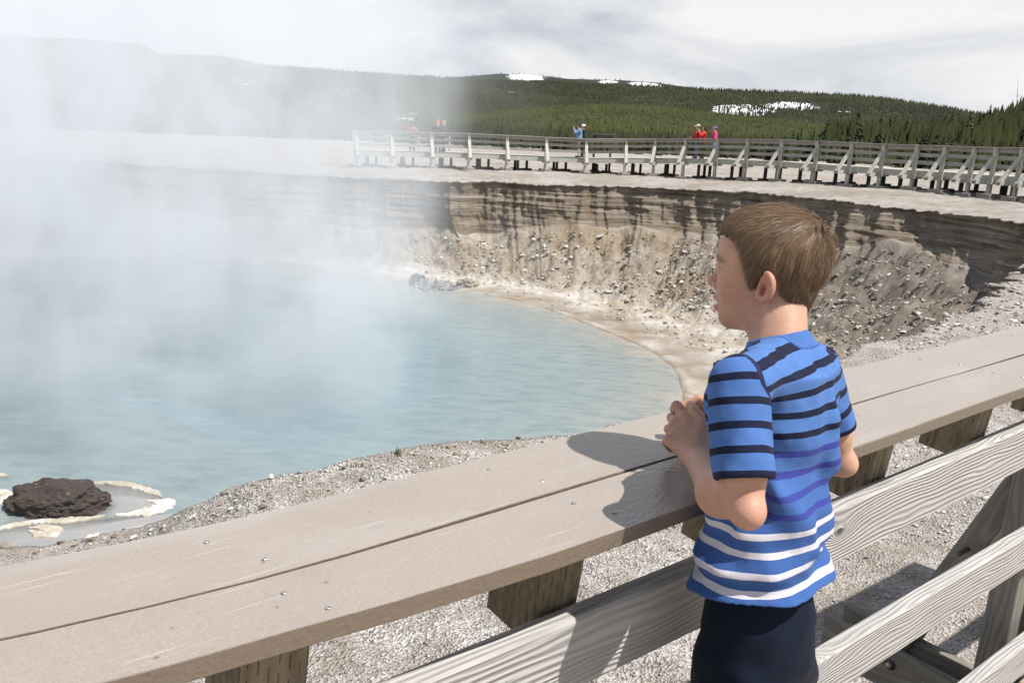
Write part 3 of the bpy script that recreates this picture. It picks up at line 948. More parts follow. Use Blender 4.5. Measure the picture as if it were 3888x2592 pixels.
cp2 = cap_plank(0.9668, 1.149, 0.0)
BLOCKS = [-1.26, -0.72, -0.19, 0.35, 0.845, 1.36, 1.85, 2.385, 3.0, 3.53, 4.06, 4.6, 5.1]
for bx in BLOCKS:
    b = board('post', (bx + 0.007, 0.968, CAPZ - 0.031), (bx - 0.007, 0.985, 0.925), 0.092, 0.135, M_BLOCK, walk, up=(0, 1, 0), ch=0.006, nseg=3)
    for (sy, dx) in ((0.853, 0.02), (0.915, -0.012)):
        s = screw(bx + dx + 0.03 - X0, sy - 0.807, 0.0, cp1)
    for (sy, dx) in ((1.01, 0.03), (1.10, -0.02)):
        s = screw(bx + dx - X0, sy - 0.9668, 0.0, cp2)
# three rails
for (zt, zb, wp) in ((0.996, 0.859, 0.003), (0.602, 0.478, 0.003), (0.145, 0.010, 0.002)):
    zc = (zt + zb) / 2
    segs = [(-1.9, 2.9), (2.906, 5.6)] if zt > 0.9 else [(-1.9, 3.6), (3.606, 5.6)]
    for a, c in segs:
        board('rail', (a, 0.881, zc), (c, 0.881, zc), zt - zb, 0.042, M_GREY, walk, up=(0, -1, 0), ch=0.005, nseg=40, warp=wp)
# outriggers, braces and the posts they hold
for px_ in (0.55, 3.12):
    for dx in (-0.075, 0.075):
        g = board('outrigger_beam', (px_ + dx, -1.2, -0.265), (px_ + dx, 1.62, -0.265), 0.18, 0.04, M_UNDER, walk, up=(1, 0, 0), ch=0.003, nseg=8)
    board('rail_post', (px_, 1.0, -0.75), (px_, 1.0, 0.84), 0.09, 0.09, M_UNDER, walk, up=(0, 1, 0), ch=0.004, nseg=4)
    board('rail_post', (px_ + 0.20, 1.0, -0.75), (px_ + 0.20, 1.0, 0.84), 0.04, 0.09, M_UNDER, walk, up=(0, 1, 0), ch=0.004, nseg=4)
    br = board('brace', (px_ + 0.10, 1.40, -0.30), (px_ + 0.10, 1.04, 0.64), 0.13, 0.09, M_UNDER, walk, up=(0, 1, 0.5), ch=0.004, nseg=5)
    bo = disc('bolt', 0.022, 0.006, M_RUST, walk, (px_ - 0.0955, 1.32, -0.235), '-X', 14)
    disc('nut', 0.012, 0.012, M_STEEL, walk, (px_ - 0.1016, 1.32, -0.235), '-X', 6)
    disc('bolt', 0.009, 0.07, M_RUST, walk, (px_ + 0.035, 1.17, 0.30), '-X', 8)
for x in np.arange(-1.4, 5.2, 0.1475):
    board('deck_plank', (x, -1.45, -0.017), (x, 0.855, -0.017), 0.142, 0.034, M_DECK, walk, up=(0, 0, 1), ch=0.003, nseg=2)
for y in (-1.35, -0.3, 0.78):
    board('stringer', (-1.6, y, -0.106), (5.4, y, -0.106), 0.14, 0.09, M_UNDER, walk, up=(0, 1, 0), ch=0.003, nseg=2)
for px_ in (-1.3, 0.6, 2.6, 4.9):
    for y in (-1.3, 0.75):
        w = rail_frame((px_, y, 0))
        board('pier', (px_, y, gz(w.x, w.y) - 0.15), (px_, y, -0.178), 0.12, 0.12, M_UNDER, walk, up=(0, 1, 0), ch=0.004, nseg=2)

# ------------------------------------------------------------------ the far boardwalk round the crater
def px_dir(x, y):
    v = _r * ((x - 1944) / 3152.0) - _u * ((y - 1296) / 3152.0) + _f
    return v
def at_y(x, y, Y):
    v = px_dir(x, y)
    return Vector((0, 0, EYE)) + v * (Y / v.y)
FX = [1355, 1487, 1639, 1782, 1927, 2076, 2228, 2380, 2490, 2604, 2726, 2841, 2970, 3106, 3236, 3358, 3485, 3590, 3702, 3785, 3885, 3960, 4040]
FT = [494, 498, 502, 506, 513, 520, 527, 527, 527, 526, 527, 528, 530, 535, 540, 546, 550, 553, 557, 559, 561, 564, 567]
FYk = [(1210, 43.4), (1355, 44.4), (1639, 45.4), (1927, 46.2), (2228, 46.8), (2490, 46.6), (2726, 44.8), (2970, 41.6), (3236, 38.2), (3485, 35.6), (3702, 33.3), (3885, 31.3), (4040, 29.6)]
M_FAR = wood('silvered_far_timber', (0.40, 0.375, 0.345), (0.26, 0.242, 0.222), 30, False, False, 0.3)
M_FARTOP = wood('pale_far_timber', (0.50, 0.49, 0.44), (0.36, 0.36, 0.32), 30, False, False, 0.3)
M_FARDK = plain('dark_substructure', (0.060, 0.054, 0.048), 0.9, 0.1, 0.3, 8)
M_FOOT = plain('grey_footing', (0.30, 0.275, 0.245), 0.9, 0.1, 0.25, 6)
posts = []
for x, t in zip(FX, FT):
    Y = float(np.interp(x, [k[0] for k in FYk], [k[1] for k in FYk]))
    posts.append(at_y(x, t, Y))
far = empty('boardwalk', (posts[9].x, posts[9].y, gz(posts[9].x, posts[9].y)))
tag(far, 'long grey timber boardwalk with railings and props beyond the crater', 'boardwalk')
FO = far.location.copy()
def L_(v): return Vector(v) - FO
n_p = len(posts)
tang, outw = [], []
for k in range(n_p):
    a = posts[max(0, k-1)]; b = posts[min(n_p-1, k+1)]
    t = Vector((b.x - a.x, b.y - a.y, 0)).normalized()
    tang.append(t)
    outw.append(Vector((t.y, -t.x, 0)))          # towards the crater
UPV = Vector((0, 0, 1))
DECKH = 1.04
for k in range(n_p):
    p, t, o = posts[k], tang[k], outw[k]
    gzv = gz(p.x, p.y)
    deck = p.z - DECKH
    bump_out = 7 <= k <= 7
    # post set on a pad
    board('post', L_((p.x, p.y, gzv - 0.05)), L_((p.x, p.y, p.z - 0.045)), 0.14, 0.14, M_FARTOP, far, up=o, ch=0.008, nseg=2)
    bx = board('footing', L_(Vector((p.x, p.y, gzv + 0.03)) - t * 0.32), L_(Vector((p.x, p.y, gzv + 0.03)) + t * 0.32), 0.55, 0.20, M_FOOT, far, up=(0, 0, 1), ch=0.02, nseg=1)
    # outrigger and raking brace on the crater side
    e = Vector((p.x, p.y, deck - 0.26)) + o * 0.85
    for s in (-0.09, 0.09):
        board('outrigger', L_(Vector((p.x, p.y, deck - 0.26)) - o * 0.5 + t * s), L_(e + t * s), 0.16, 0.045, M_FARTOP, far, up=t, ch=0.004, nseg=1)
    board('brace', L_(e - o * 0.06 + Vector((0, 0, 0.02))), L_(Vector((p.x, p.y, p.z - 0.38)) + o * 0.07), 0.16, 0.09, M_FARTOP, far, up=o, ch=0.005, nseg=1)
    # short piers under the deck
    for (s, q) in ((0.35, -0.75), (0.35, -1.7), (0.62, -1.2)):
        if k == n_p - 1: continue
        b = p.lerp(posts[k+1], s)
        c = Vector((b.x, b.y, 0)) - o * -q * 1.0 * -1.0 if False else Vector((b.x, b.y, 0)) + o * q
        gg = gz(c.x, c.y)
        board('pier', L_((c.x, c.y, gg - 0.05)), L_((c.x, c.y, deck - 0.30)), 0.13, 0.13, M_FARDK, far, up=o, ch=0.006, nseg=1)
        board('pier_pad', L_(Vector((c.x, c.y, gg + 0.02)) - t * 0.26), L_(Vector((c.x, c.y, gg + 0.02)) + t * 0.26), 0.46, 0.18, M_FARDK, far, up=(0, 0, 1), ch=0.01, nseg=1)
for k in range(n_p - 1):
    a, b = posts[k], posts[k+1]
    o = (outw[k] + outw[k+1]).normalized()
    up = Vector((0, 0, 1))
    def bl(name, z, off, w, th, upd, mat, e=0.0):
        A = Vector((a.x, a.y, a.z + z)) + outw[k] * off
        B = Vector((b.x, b.y, b.z + z)) + outw[k+1] * off
        d = (B - A).normalized() * e
        return board(name, L_(A - d), L_(B + d), w, th, mat, far, up=upd, ch=0.005, nseg=3, warp=0.006)
    top_m = M_FARTOP if k == 6 else M_FAR  # one bay paler: its sunlit face is put into the timber colour
    bl('cap_rail', -0.022, 0.02, 0.22, 0.04, up, top_m, 0.002)
    bl('rail', -0.125, -0.095, 0.155, 0.045, o, top_m)
    bl('rail', -0.405, -0.095, 0.145, 0.045, o, M_FAR)
    bl('rail', -0.72, -0.095, 0.145, 0.045, o, M_FAR)
    bl('fascia', -DECKH - 0.16, -0.11, 0.22, 0.05, o, M_FARTOP)
    bl('deck_section', -DECKH - 0.02, -1.25, 2.1, 0.04, up, M_FARTOP)
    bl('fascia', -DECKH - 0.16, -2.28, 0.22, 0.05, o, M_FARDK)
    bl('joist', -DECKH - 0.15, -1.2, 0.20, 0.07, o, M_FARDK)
# back railing of the wide part at the left
for k in range(0, 2):
    a, b = posts[k] - outw[k] * 2.3, posts[k+1] - outw[k+1] * 2.3
    if k == 1: b = a.lerp(b, 1.6)
    for z, mt in ((-0.10, M_FARTOP), (-0.40, M_FARTOP), (-0.72, M_FARTOP)):  # pale timber carries the sunlit look of these rails in its colour
        board('back_rail', L_(a + UPV * z), L_(b + UPV * z), 0.14, 0.045, mt, far, up=outw[k], ch=0.005, nseg=2)
    for s in (0.0, 0.5, 1.0):
        c = a.lerp(b, s)
        board('back_post', L_((c.x, c.y, c.z - DECKH - 0.02)), L_((c.x, c.y, c.z - 0.02)), 0.11, 0.11, M_FARTOP, far, up=outw[k], ch=0.006, nseg=1)

# slanted information panel on two dark legs
sp_ = at_y(2290, 523, 48.6)
sg = empty('information_sign', (sp_.x, sp_.y, sp_.z - 1.0))
tag(sg, 'low slanted information panel on two dark legs behind the far railing', 'sign')
M_SIGN = plain('sign_print', (0.36, 0.34, 0.29), 0.4, 0.4, 0.4, 9)
M_BLK = plain('dark_sign_frame', (0.045, 0.04, 0.04), 0.5, 0.4, 0.2, 20)
fr = board('frame', (-0.62, 0, 1.02), (0.62, 0, 1.02), 0.62, 0.05, M_BLK, sg, up=(0, 0.55, 0.83), ch=0.006, nseg=1)
board('panel', (-0.57, 0.0165, 1.045), (0.57, 0.0165, 1.045), 0.54, 0.02, M_SIGN, sg, up=(0, 0.55, 0.83), ch=0.003, nseg=1)
gs = gz(sp_.x, sp_.y) - (sp_.z - 1.0)
for s in (-0.47, 0.47):
    board('leg', (s, 0.02, min(gs, -0.2) - 0.1), (s, 0.02, 1.02), 0.12, 0.12, M_BLK, sg, up=(0, 1, 0), ch=0.006, nseg=1)

# ------------------------------------------------------------------ implicit bodies: distance fields turned into one smooth mesh
class Field:
    """smooth union of ellipsoids, tapered capsules and cuts; all float32 numpy"""
    def __init__(self): self.ops = []
    def ell(self, c, r, k=0.0, rot=None, sub=False): self.ops.append(('e', np.array(c, np.float32), np.array(r, np.float32), k, None if rot is None else np.array(rot, np.float32), sub)); return self
    def cap(self, a, b, ra, rb, k=0.0, sub=False): self.ops.append(('c', np.array(a, np.float32), np.array(b, np.float32), k, (ra, rb), sub)); return self
    def chain(self, pts, rad, k=0.0):
        for i in range(len(pts) - 1): self.cap(pts[i], pts[i+1], rad[i], rad[i+1], k)
        return self
    def fn(self, f, k=0.0, sub=False): self.ops.append(('f', f, None, k, None, sub)); return self
    def post(self, f): self.ops.append(('p', f, None, 0, None, False)); return self
    def prim(self, op, P):
        typ, a, b, k, x, sub = op
        if typ == 'e':
            q = P - a
            if x is not None: q = q @ x          # columns of x are the local axes
            k0 = np.sqrt(((q / b) ** 2).sum(-1)); k1 = np.sqrt(((q / (b * b)) ** 2).sum(-1)) + 1e-9
            return k0 * (k0 - 1) / k1
        if typ == 'c':
            ab = b - a
            t = np.clip(((P - a) @ ab) / float(ab @ ab), 0, 1)
            return np.sqrt((((P - a) - t[..., None] * ab) ** 2).sum(-1)) - (x[0] + (x[1] - x[0]) * t)
        return a(P)
    def __call__(self, P, ops=None):
        d = np.full(P.shape[:-1], 9.0, np.float32)
        for op in (self.ops if ops is None else ops):
            typ, a, b, k, x, sub = op
            if typ == 'p':
                d = a(P, d); continue
            e = self.prim(op, P)
            if sub:
                if k > 0:
                    h = np.clip(0.5 - 0.5 * (d + e) / k, 0, 1)
                    d = d * (1 - h) - e * h + k * h * (1 - h)
                else: d = np.maximum(d, -e)
            elif k > 0:
                h = np.clip(0.5 + 0.5 * (d - e) / k, 0, 1)
                d = d * (1 - h) + e * h - k * h * (1 - h)
            else: d = np.minimum(d, e)
        return d.astype(np.float32)
    def near_ops(self, cen, rad):
        """for every block centre the primitives that can matter there"""
        keep = []
        for op in self.ops:
            keep.append(np.ones(len(cen), bool) if op[0] in 'pf' else self.prim(op, cen) < rad + 0.05)
        K = np.stack(keep, 1)
        return [[op for op, f in zip(self.ops, row) if f] for row in K]

def surface_nets(field, lo, hi, vox, slack=0.03, B=16):
    lo = np.array(lo, np.float32); hi = np.array(hi, np.float32)
    nb = np.ceil((hi - lo) / (vox * B)).astype(int)
    n = nb * B + 1
    ii = np.stack(np.meshgrid(*[np.arange(m) for m in nb], indexing='ij'), -1).reshape(-1, 3)
    cen = lo + (ii * B + B / 2) * vox
    dc = field(cen.astype(np.float32))
    G = np.empty(n, np.float32)
    lim = B * vox * 0.87 + slack
    ax = np.arange(B + 1, dtype=np.float32)
    loc = np.stack(np.meshgrid(ax, ax, ax, indexing='ij'), -1) * vox
    for b in np.nonzero(np.abs(dc) >= lim)[0]:
        s = ii[b] * B
        G[s[0]:s[0]+B+1, s[1]:s[1]+B+1, s[2]:s[2]+B+1] = dc[b]
    act = np.nonzero(np.abs(dc) < lim)[0]
    near = field.near_ops(cen[act].astype(np.float32), B * vox * 0.87)
    for q, b in enumerate(act):
        s = ii[b] * B
        G[s[0]:s[0]+B+1, s[1]:s[1]+B+1, s[2]:s[2]+B+1] = field((lo + s * vox).astype(np.float32) + loc, near[q])
    S = G < 0
    c = S[:-1, :-1, :-1].astype(np.int8)
    tot = np.zeros_like(c)
    for dx in (0, 1):
        for dy in (0, 1):
            for dz in (0, 1):
                tot += S[dx:n[0]-1+dx, dy:n[1]-1+dy, dz:n[2]-1+dz]
    cell = np.argwhere((tot > 0) & (tot < 8))
    idx = np.full(c.shape, -1, np.int32)
    idx[cell[:, 0], cell[:, 1], cell[:, 2]] = np.arange(len(cell))
    acc = np.zeros((len(cell), 3), np.float32); cnt = np.zeros(len(cell), np.float32)
    corners = [(x, y, z) for x in (0, 1) for y in (0, 1) for z in (0, 1)]
    val = {co: G[cell[:, 0]+co[0], cell[:, 1]+co[1], cell[:, 2]+co[2]] for co in corners}
    for co in corners:
        for axis in range(3):
            if co[axis] == 0:
                c2 = list(co); c2[axis] = 1; c2 = tuple(c2)
                a, b = val[co], val[c2]
                m = (a < 0) != (b < 0)
                t = np.where(m, a / np.where(m, a - b, 1), 0)
                p = np.tile(np.array(co, np.float32), (len(cell), 1)); p[:, axis] += t
                acc[m] += p[m]; cnt[m] += 1
    V = lo + (cell + acc / cnt[:, None]) * vox
    F = []
    for axis in range(3):
        o = [1, 1, 1]; o[axis] = 0
        sl0 = tuple(slice(1 if a != axis else 0, n[a] - 1) for a in range(3))
        A = S[sl0]
        sl1 = list(sl0); sl1[axis] = slice(sl0[axis].start + 1, sl0[axis].stop + 1)
        Bm = S[tuple(sl1)]
        e = np.argwhere(A != Bm)
        if len(e) == 0: continue
        ins = A[e[:, 0], e[:, 1], e[:, 2]]
        g = e + np.array([0 if a == axis else 1 for a in range(3)])
        u, v = [(1, 2), (2, 0), (0, 1)][axis]
        def cid(du, dv):
            q = g.copy(); q[:, u] -= du; q[:, v] -= dv
            return idx[q[:, 0], q[:, 1], q[:, 2]]
        quad = np.stack([cid(1, 1), cid(0, 1), cid(0, 0), cid(1, 0)], 1)
        quad[~ins] = quad[~ins][:, ::-1]
        F.append(quad)
    F = np.concatenate(F)
    F = F[(F >= 0).all(1)]
    return V.astype(np.float32), F

def relax(V, F, it=2, lam=0.5):
    n = len(V)
    e = np.concatenate([F[:, [0, 1]], F[:, [1, 2]], F[:, [2, 3]], F[:, [3, 0]]])
    e = np.concatenate([e, e[:, ::-1]])
    deg = np.bincount(e[:, 0], minlength=n).astype(np.float32)
    for _ in range(it):
        s = np.stack([np.bincount(e[:, 0], weights=V[e[:, 1], a], minlength=n) for a in range(3)], 1)
        V = V + lam * (s / np.maximum(deg, 1)[:, None] - V)
    return V.astype(np.float32)

def drop_faces(V, F, cut):
    """remove the caps of an open garment and the vertices no longer used"""
    F = F[~cut(V[F].mean(1))]
    used = np.unique(F)
    m = np.full(len(V), -1, np.int32); m[used] = np.arange(len(used))
    return V[used], m[F]

# ------------------------------------------------------------------ the boy (built in the railing's frame: along, away, up)
BOY = empty('person', (0, 0, 0), RAIL_ANG)
BO = np.array([1.12, 0.66, 0.0])
BOY.location = rail_frame(BO)
tag(BOY, 'boy in a blue striped T-shirt and navy trousers leaning on the railing cap', 'person')

def A(*v): return np.array(v, np.float32)
HO = A(1.201, 0.820, 1.563)                       # middle of the skull
_hy = math.radians(18.0)
HF = A(-math.sin(_hy), math.cos(_hy), 0.0)       # where the face looks
HR = A(math.cos(_hy), math.sin(_hy), 0.0)        # his right
HU = A(0, 0, 1)
HM = np.stack([HR, HF, HU], 1)                   # columns: local axes
def hp(x, y, z): return HO + HR * x + HF * y + HU * z
def to_head(P): return (P - HO) @ HM
def rotm(ax, ang):
    ax = np.array(ax, float); ax /= np.linalg.norm(ax)
    K = np.array([[0, -ax[2], ax[1]], [ax[2], 0, -ax[0]], [-ax[1], ax[0], 0]])
    return np.eye(3) + math.sin(ang) * K + (1 - math.cos(ang)) * K @ K

L_SH, L_EL, L_WR = A(0.974, 0.704, 1.409), A(0.932, 0.636, 1.252), A(1.0974, 0.8629, 1.2138)
R_SH, R_EL, R_WR = A(1.248, 0.752, 1.386), A(1.315, 0.720, 1.212), A(1.315, 0.895, 1.200)
NECK = A(1.152, 0.762, 1.425)

def head_field(F):
    e = lambda x, y, z, r, k, rot=None, sub=False: F.ell(hp(x, y, z), r, k, HM if rot is None else HM @ rot, sub)
    e(0, 0.009, 0.005, (0.0710, 0.0835, 0.0735), 0.0)             # braincase
    e(0, 0.036, 0.000, (0.061, 0.058, 0.060), 0.03)               # forehead
    e(0, 0.034, -0.055, (0.056, 0.055, 0.058), 0.03)              # middle of the face
    e(0, 0.036, -0.088, (0.045, 0.048, 0.040), 0.025)             # jaw
    e(0, 0.070, -0.112, (0.019, 0.017, 0.016), 0.022)             # chin
    for s in (-1, 1):
        e(s * 0.036, 0.054, -0.050, (0.024, 0.022, 0.024), 0.022)  # cheeks
        e(s * 0.046, 0.005, -0.083, (0.016, 0.036, 0.026), 0.03)   # corner of the jaw
        e(s * 0.030, 0.088, -0.022, (0.0155, 0.012, 0.0105), 0.010, None, True)   # eye sockets
    F.cap(hp(-0.032, 0.080, -0.007), hp(0.032, 0.080, -0.007), 0.0075, 0.0075, 0.014)   # brow
    # nose
    F.cap(hp(0, 0.088, -0.014), hp(0, 0.105, -0.049), 0.0062, 0.0078, 0.009)
    e(0, 0.1055, -0.0525, (0.0112, 0.0105, 0.0095), 0.006)
    for s in (-1, 1): e(s * 0.0120, 0.094, -0.0565, (0.0068, 0.0092, 0.0070), 0.004)
    # lips, slightly parted
    e(0, 0.0815, -0.074, (0.024, 0.013, 0.014), 0.012)
    e(0, 0.0945, -0.0775, (0.0185, 0.0080, 0.0056), 0.004)
    e(0, 0.0905, -0.0955, (0.0170, 0.0085, 0.0064), 0.004)
    e(0, 0.0980, -0.0862, (0.0150, 0.0140, 0.0030), 0.002, None, True)
    for s in (-1, 1):                                              # eyelids over the eyeballs
        e(s * 0.030, 0.0725, -0.024, (0.0128, 0.0118, 0.0105), 0.004)
    for s in (-1, 1):                                              # ears
        R = rotm((0, 0, 1), s * 0.42) @ rotm((1, 0, 0), 0.12)
        c = (s * 0.0770, -0.013, -0.036)
        def ce(dx, dy, dz, r, k, sub=False, R=R, c=c):
            F.ell(hp(*(np.array(c) + R @ np.array([dx, dy, dz]))), r, k, HM @ R, sub)
        ce(s * 0.002, 0.000, 0.000, (0.0085, 0.0170, 0.0240), 0.005)
        ce(-s * 0.004, 0.005, -0.0195, (0.0070, 0.0090, 0.0100), 0.006)
        ce(s * 0.0110, 0.0005, 0.004, (0.0085, 0.0108, 0.0165), 0.002, True)
        ce(s * 0.0070, 0.0040, -0.006, (0.0115, 0.0072, 0.0095), 0.002, True)
        F.cap(hp(*(np.array(c) + R @ np.array([s * 0.006, -0.006, -0.010]))), hp(*(np.array(c) + R @ np.array([s * 0.0055, -0.0035, 0.016]))), 0.0026, 0.0024, 0.002)
        pts = []
        for q in range(13):                                         # rolled rim
            a = math.radians(-35 + q * 20)
            pts.append(hp(*(np.array(c) + R @ np.array([s * 0.0070, 0.0020 - 0.0160 * math.sin(a + 0.4), 0.001 + 0.0222 * math.cos(a + 0.4)]))))
        F.chain(pts, [0.0030] * 13, 0.005)
        F.cap(hp(*(np.array(c) + R @ np.array([s * 0.003, 0.0135, -0.004]))), hp(*(np.array(c) + R @ np.array([s * 0.005, 0.0110, -0.012]))), 0.0038, 0.0034, 0.003)
    F.cap(hp(0, -0.002, -0.060), NECK + A(0, 0.004, -0.03), 0.039, 0.043, 0.022)      # neck
    F.cap(hp(0, -0.020, -0.05), NECK + A(0, -0.012, -0.02), 0.033, 0.037, 0.02)

def hand_left():
    """loosely closed left hand resting on the cap, forefinger and thumb raised: joints from wrist to tips"""
    W = L_WR
    S = A(0, 0, 0)
    J = {
        'index': [A(1.1461, 0.9333, 1.2576), A(1.1538, 0.9639, 1.2702), A(1.1743, 0.9853, 1.2541), A(1.1884, 0.9853, 1.2384)],
        'middle': [A(1.1325, 0.9435, 1.2479), A(1.1529, 0.9710, 1.2449), A(1.1780, 0.9853, 1.2216), A(1.1825, 0.9741, 1.2163)],
        'ring': [A(1.1154, 0.9384, 1.2373), A(1.1399, 0.9649, 1.2268), A(1.1643, 0.9772, 1.2055), A(1.1647, 0.9639, 1.2072)],
        'pinky': [A(1.0899, 0.9231, 1.2277), A(1.1160, 0.9466, 1.2105), A(1.1397, 0.9568, 1.1919), A(1.1394, 0.9466, 1.1954)],
        'thumb': [A(1.1335, 0.8792, 1.2245), A(1.1531, 0.8996, 1.2562), A(1.1554, 0.9231, 1.2718), A(1.1685, 0.9435, 1.2753)],
    }
    return W, {k: [p + S for p in v] for k, v in J.items()}

def hand_field(F, W, J, mir=None):
    f = (lambda p: p) if mir is None else mir
    pal = A(1.190, 0.935, 1.203)
    for nm in ('index', 'middle', 'ring', 'pinky'):
        F.cap(f(W + (J[nm][0] - W) * 0.15), f(J[nm][0]), 0.0165, 0.0112 if nm != 'pinky' else 0.0098, 0.012)
    F.cap(f(W), f(J['thumb'][1]), 0.019, 0.0118, 0.014)
    F.cap(f(J['thumb'][1]), f(J['index'][0]), 0.009, 0.009, 0.014)
    for nm, r in (('index', (0.0108, 0.0098, 0.0088, 0.0078)), ('middle', (0.0112, 0.0100, 0.0090, 0.0080)), ('ring', (0.0106, 0.0094, 0.0086, 0.0076)), ('pinky', (0.0094, 0.0084, 0.0076, 0.0068)), ('thumb', (0.0150, 0.0118, 0.0104, 0.0084))):
        F.chain([f(p) for p in J[nm]], r, 0.0026)
    F.cap(f(W), f((L_EL * 0.15 + W * 0.85)), 0.0195, 0.0205, 0.010)

def arm_field(F, sh, el, wr):
    F.cap(sh * 0.85 + el * 0.15, sh * 0.5 + el * 0.5, 0.028, 0.0300, 0.02)
    F.cap(sh * 0.5 + el * 0.5, el, 0.0315, 0.0215, 0.015)
    mus = el * 0.64 + wr * 0.36 + A(-0.006, 0.002, -0.006)
    F.cap(el, mus, 0.0240, 0.0340, 0.016)
    F.cap(mus, wr, 0.0345, 0.0210, 0.016)
    F.cap(sh * 0.30 + el * 0.70, mus, 0.027, 0.029, 0.025)
    d = (el - sh) / np.linalg.norm(el - sh) * 0.4 - (wr - el) / np.linalg.norm(wr - el)
    F.ell(el + d / np.linalg.norm(d) * 0.016, (0.011, 0.011, 0.012), 0.024)       # point of the elbow

body_f = Field()
head_field(body_f)
for sh, el, wr in ((L_SH, L_EL, L_WR), (R_SH, R_EL, R_WR)):
    arm_field(body_f, sh, el, wr)
    body_f.cap(NECK + A(0, -0.005, -0.055), sh + A(0, 0, -0.02), 0.040, 0.024, 0.03)
body_f.ell(A(1.12, 0.73, 1.27), (0.08, 0.06, 0.12), 0.04).ell(A(1.098, 0.705, 1.08), (0.08, 0.065, 0.14), 0.04)
W_, J_ = hand_left()
hand_field(body_f, W_, J_)
_mx = (R_WR[0] + L_WR[0]) / 2
def _mir(p): return A(2 * _mx - p[0], p[1] + (R_WR[1] - L_WR[1]), p[2] + (R_WR[2] - L_WR[2]))
hand_field(body_f, W_, J_, _mir)

def skin_material():
    N = Nodes('skin')
    v = N.coord('Object')
    a = N.noise(v, 9, 4, 0.6)
    b = N.noise(v, 260, 3, 0.6)
    fl = N.attr('flush')
    c = N.mix(N.ramp(a, [(0.35, 0.0), (0.65, 1.0)]), (0.44, 0.255, 0.175), (0.52, 0.32, 0.228))
    c = N.mix(fl, c, (0.50, 0.19, 0.14))
    mo = N.noise(v, 38, 5, 0.7)
    c = N.mix(N.ramp(mo, [(0.42, 0.0), (0.68, 0.35)]), c, (0.42, 0.17, 0.12))
    c = N.mix(N.ramp(N.noise(v, 120, 3, 0.7), [(0.3, 0.25), (0.5, 0.0)]), c, (0.56, 0.38, 0.29))
    fk = N.voro(v, 130, 'F1')
    c = N.mix(N.math('MULTIPLY', N.ramp(fk, [(0.05, 0.3), (0.16, 0.0)]), N.ramp(a, [(0.45, 0.0), (0.55, 1.0)])), c, (0.36, 0.18, 0.11))
    c = N.mix(N.attr('lip'), c, (0.50, 0.19, 0.165))
    c = N.mix(N.attr('brow'), c, (0.20, 0.125, 0.075))
    c = N.mix(N.attr('nail'), c, (0.68, 0.44, 0.36))
    m = N.fin(c, 0.52, N.bump(N.math('ADD', b, N.math('MULTIPLY', N.noise(v, 70, 4, 0.6), 1.4)), 0.22, 0.0012), 0.35)
    N.b.inputs['Subsurface Weight'].default_value = 0.12
    N.b.inputs['Subsurface Radius'].default_value = (0.010, 0.004, 0.002)
    N.b.inputs['Subsurface Scale'].default_value = 0.6
    return m

V, F = surface_nets(body_f, (0.88, 0.58, 0.98), (1.40, 1.02, 1.665), 0.0021, 0.02)
V = relax(V, F, 2, 0.45)
body = mesh_obj('body', V - BO.astype(np.float32), F, skin_material(), BOY, True)
q = to_head(V)
g = lambda c, r: np.exp(-(((q - np.array(c)) / np.array(r)) ** 2).sum(1))
flush = 0.55 * (g((-0.045, 0.05, -0.055), (0.03, 0.03, 0.03)) + g((0.045, 0.05, -0.055), (0.03, 0.03, 0.03))) + 0.75 * (g((-0.083, -0.018, -0.036), (0.014, 0.025, 0.032)) + g((0.083, -0.018, -0.036), (0.014, 0.025, 0.032))) + 0.5 * g((0, 0.105, -0.055), (0.014, 0.014, 0.014))
for nm in J_:
    for j in (0, 1, 3):
        for mf in (lambda p: p, _mir):
            flush = flush + 0.35 * np.exp(-((V - mf(J_[nm][j])) ** 2).sum(1) / 0.011 ** 2)
flush = flush + 0.35 * np.exp(-((V - L_EL) ** 2).sum(1) / 0.04 ** 2)
point_attr(body.data, 'flush', np.clip(flush, 0, 0.8))
lip = np.clip(1.6 * (g((0, 0.094, -0.0775), (0.019, 0.012, 0.0052)) + g((0, 0.091, -0.0925), (0.017, 0.012, 0.0060))), 0, 1) * (q[:, 1] > 0.078)
point_attr(body.data, 'lip', lip)
brow = np.zeros(len(V))
for s in (-1, 1):
    brow = np.maximum(brow, np.clip(1.8 * g((s * 0.034, 0.080, -0.0025), (0.019, 0.018, 0.0042)), 0, 0.9))
    brow = np.maximum(brow, np.clip(1.8 * g((s * 0.047, 0.070, -0.0065), (0.010, 0.018, 0.0038)), 0, 0.8))
    brow = np.maximum(brow, np.clip(2.2 * g((s * 0.036, 0.080, -0.0205), (0.0135, 0.014, 0.0024)), 0, 0.95))
point_attr(body.data, 'brow', brow)
nail = np.clip(2.2 * np.exp(-((V - (J_['thumb'][3] + A(-0.002, -0.004, 0.008))) ** 2).sum(1) / 0.0060 ** 2) - 0.3, 0, 0.9)
point_attr(body.data, 'nail', nail)

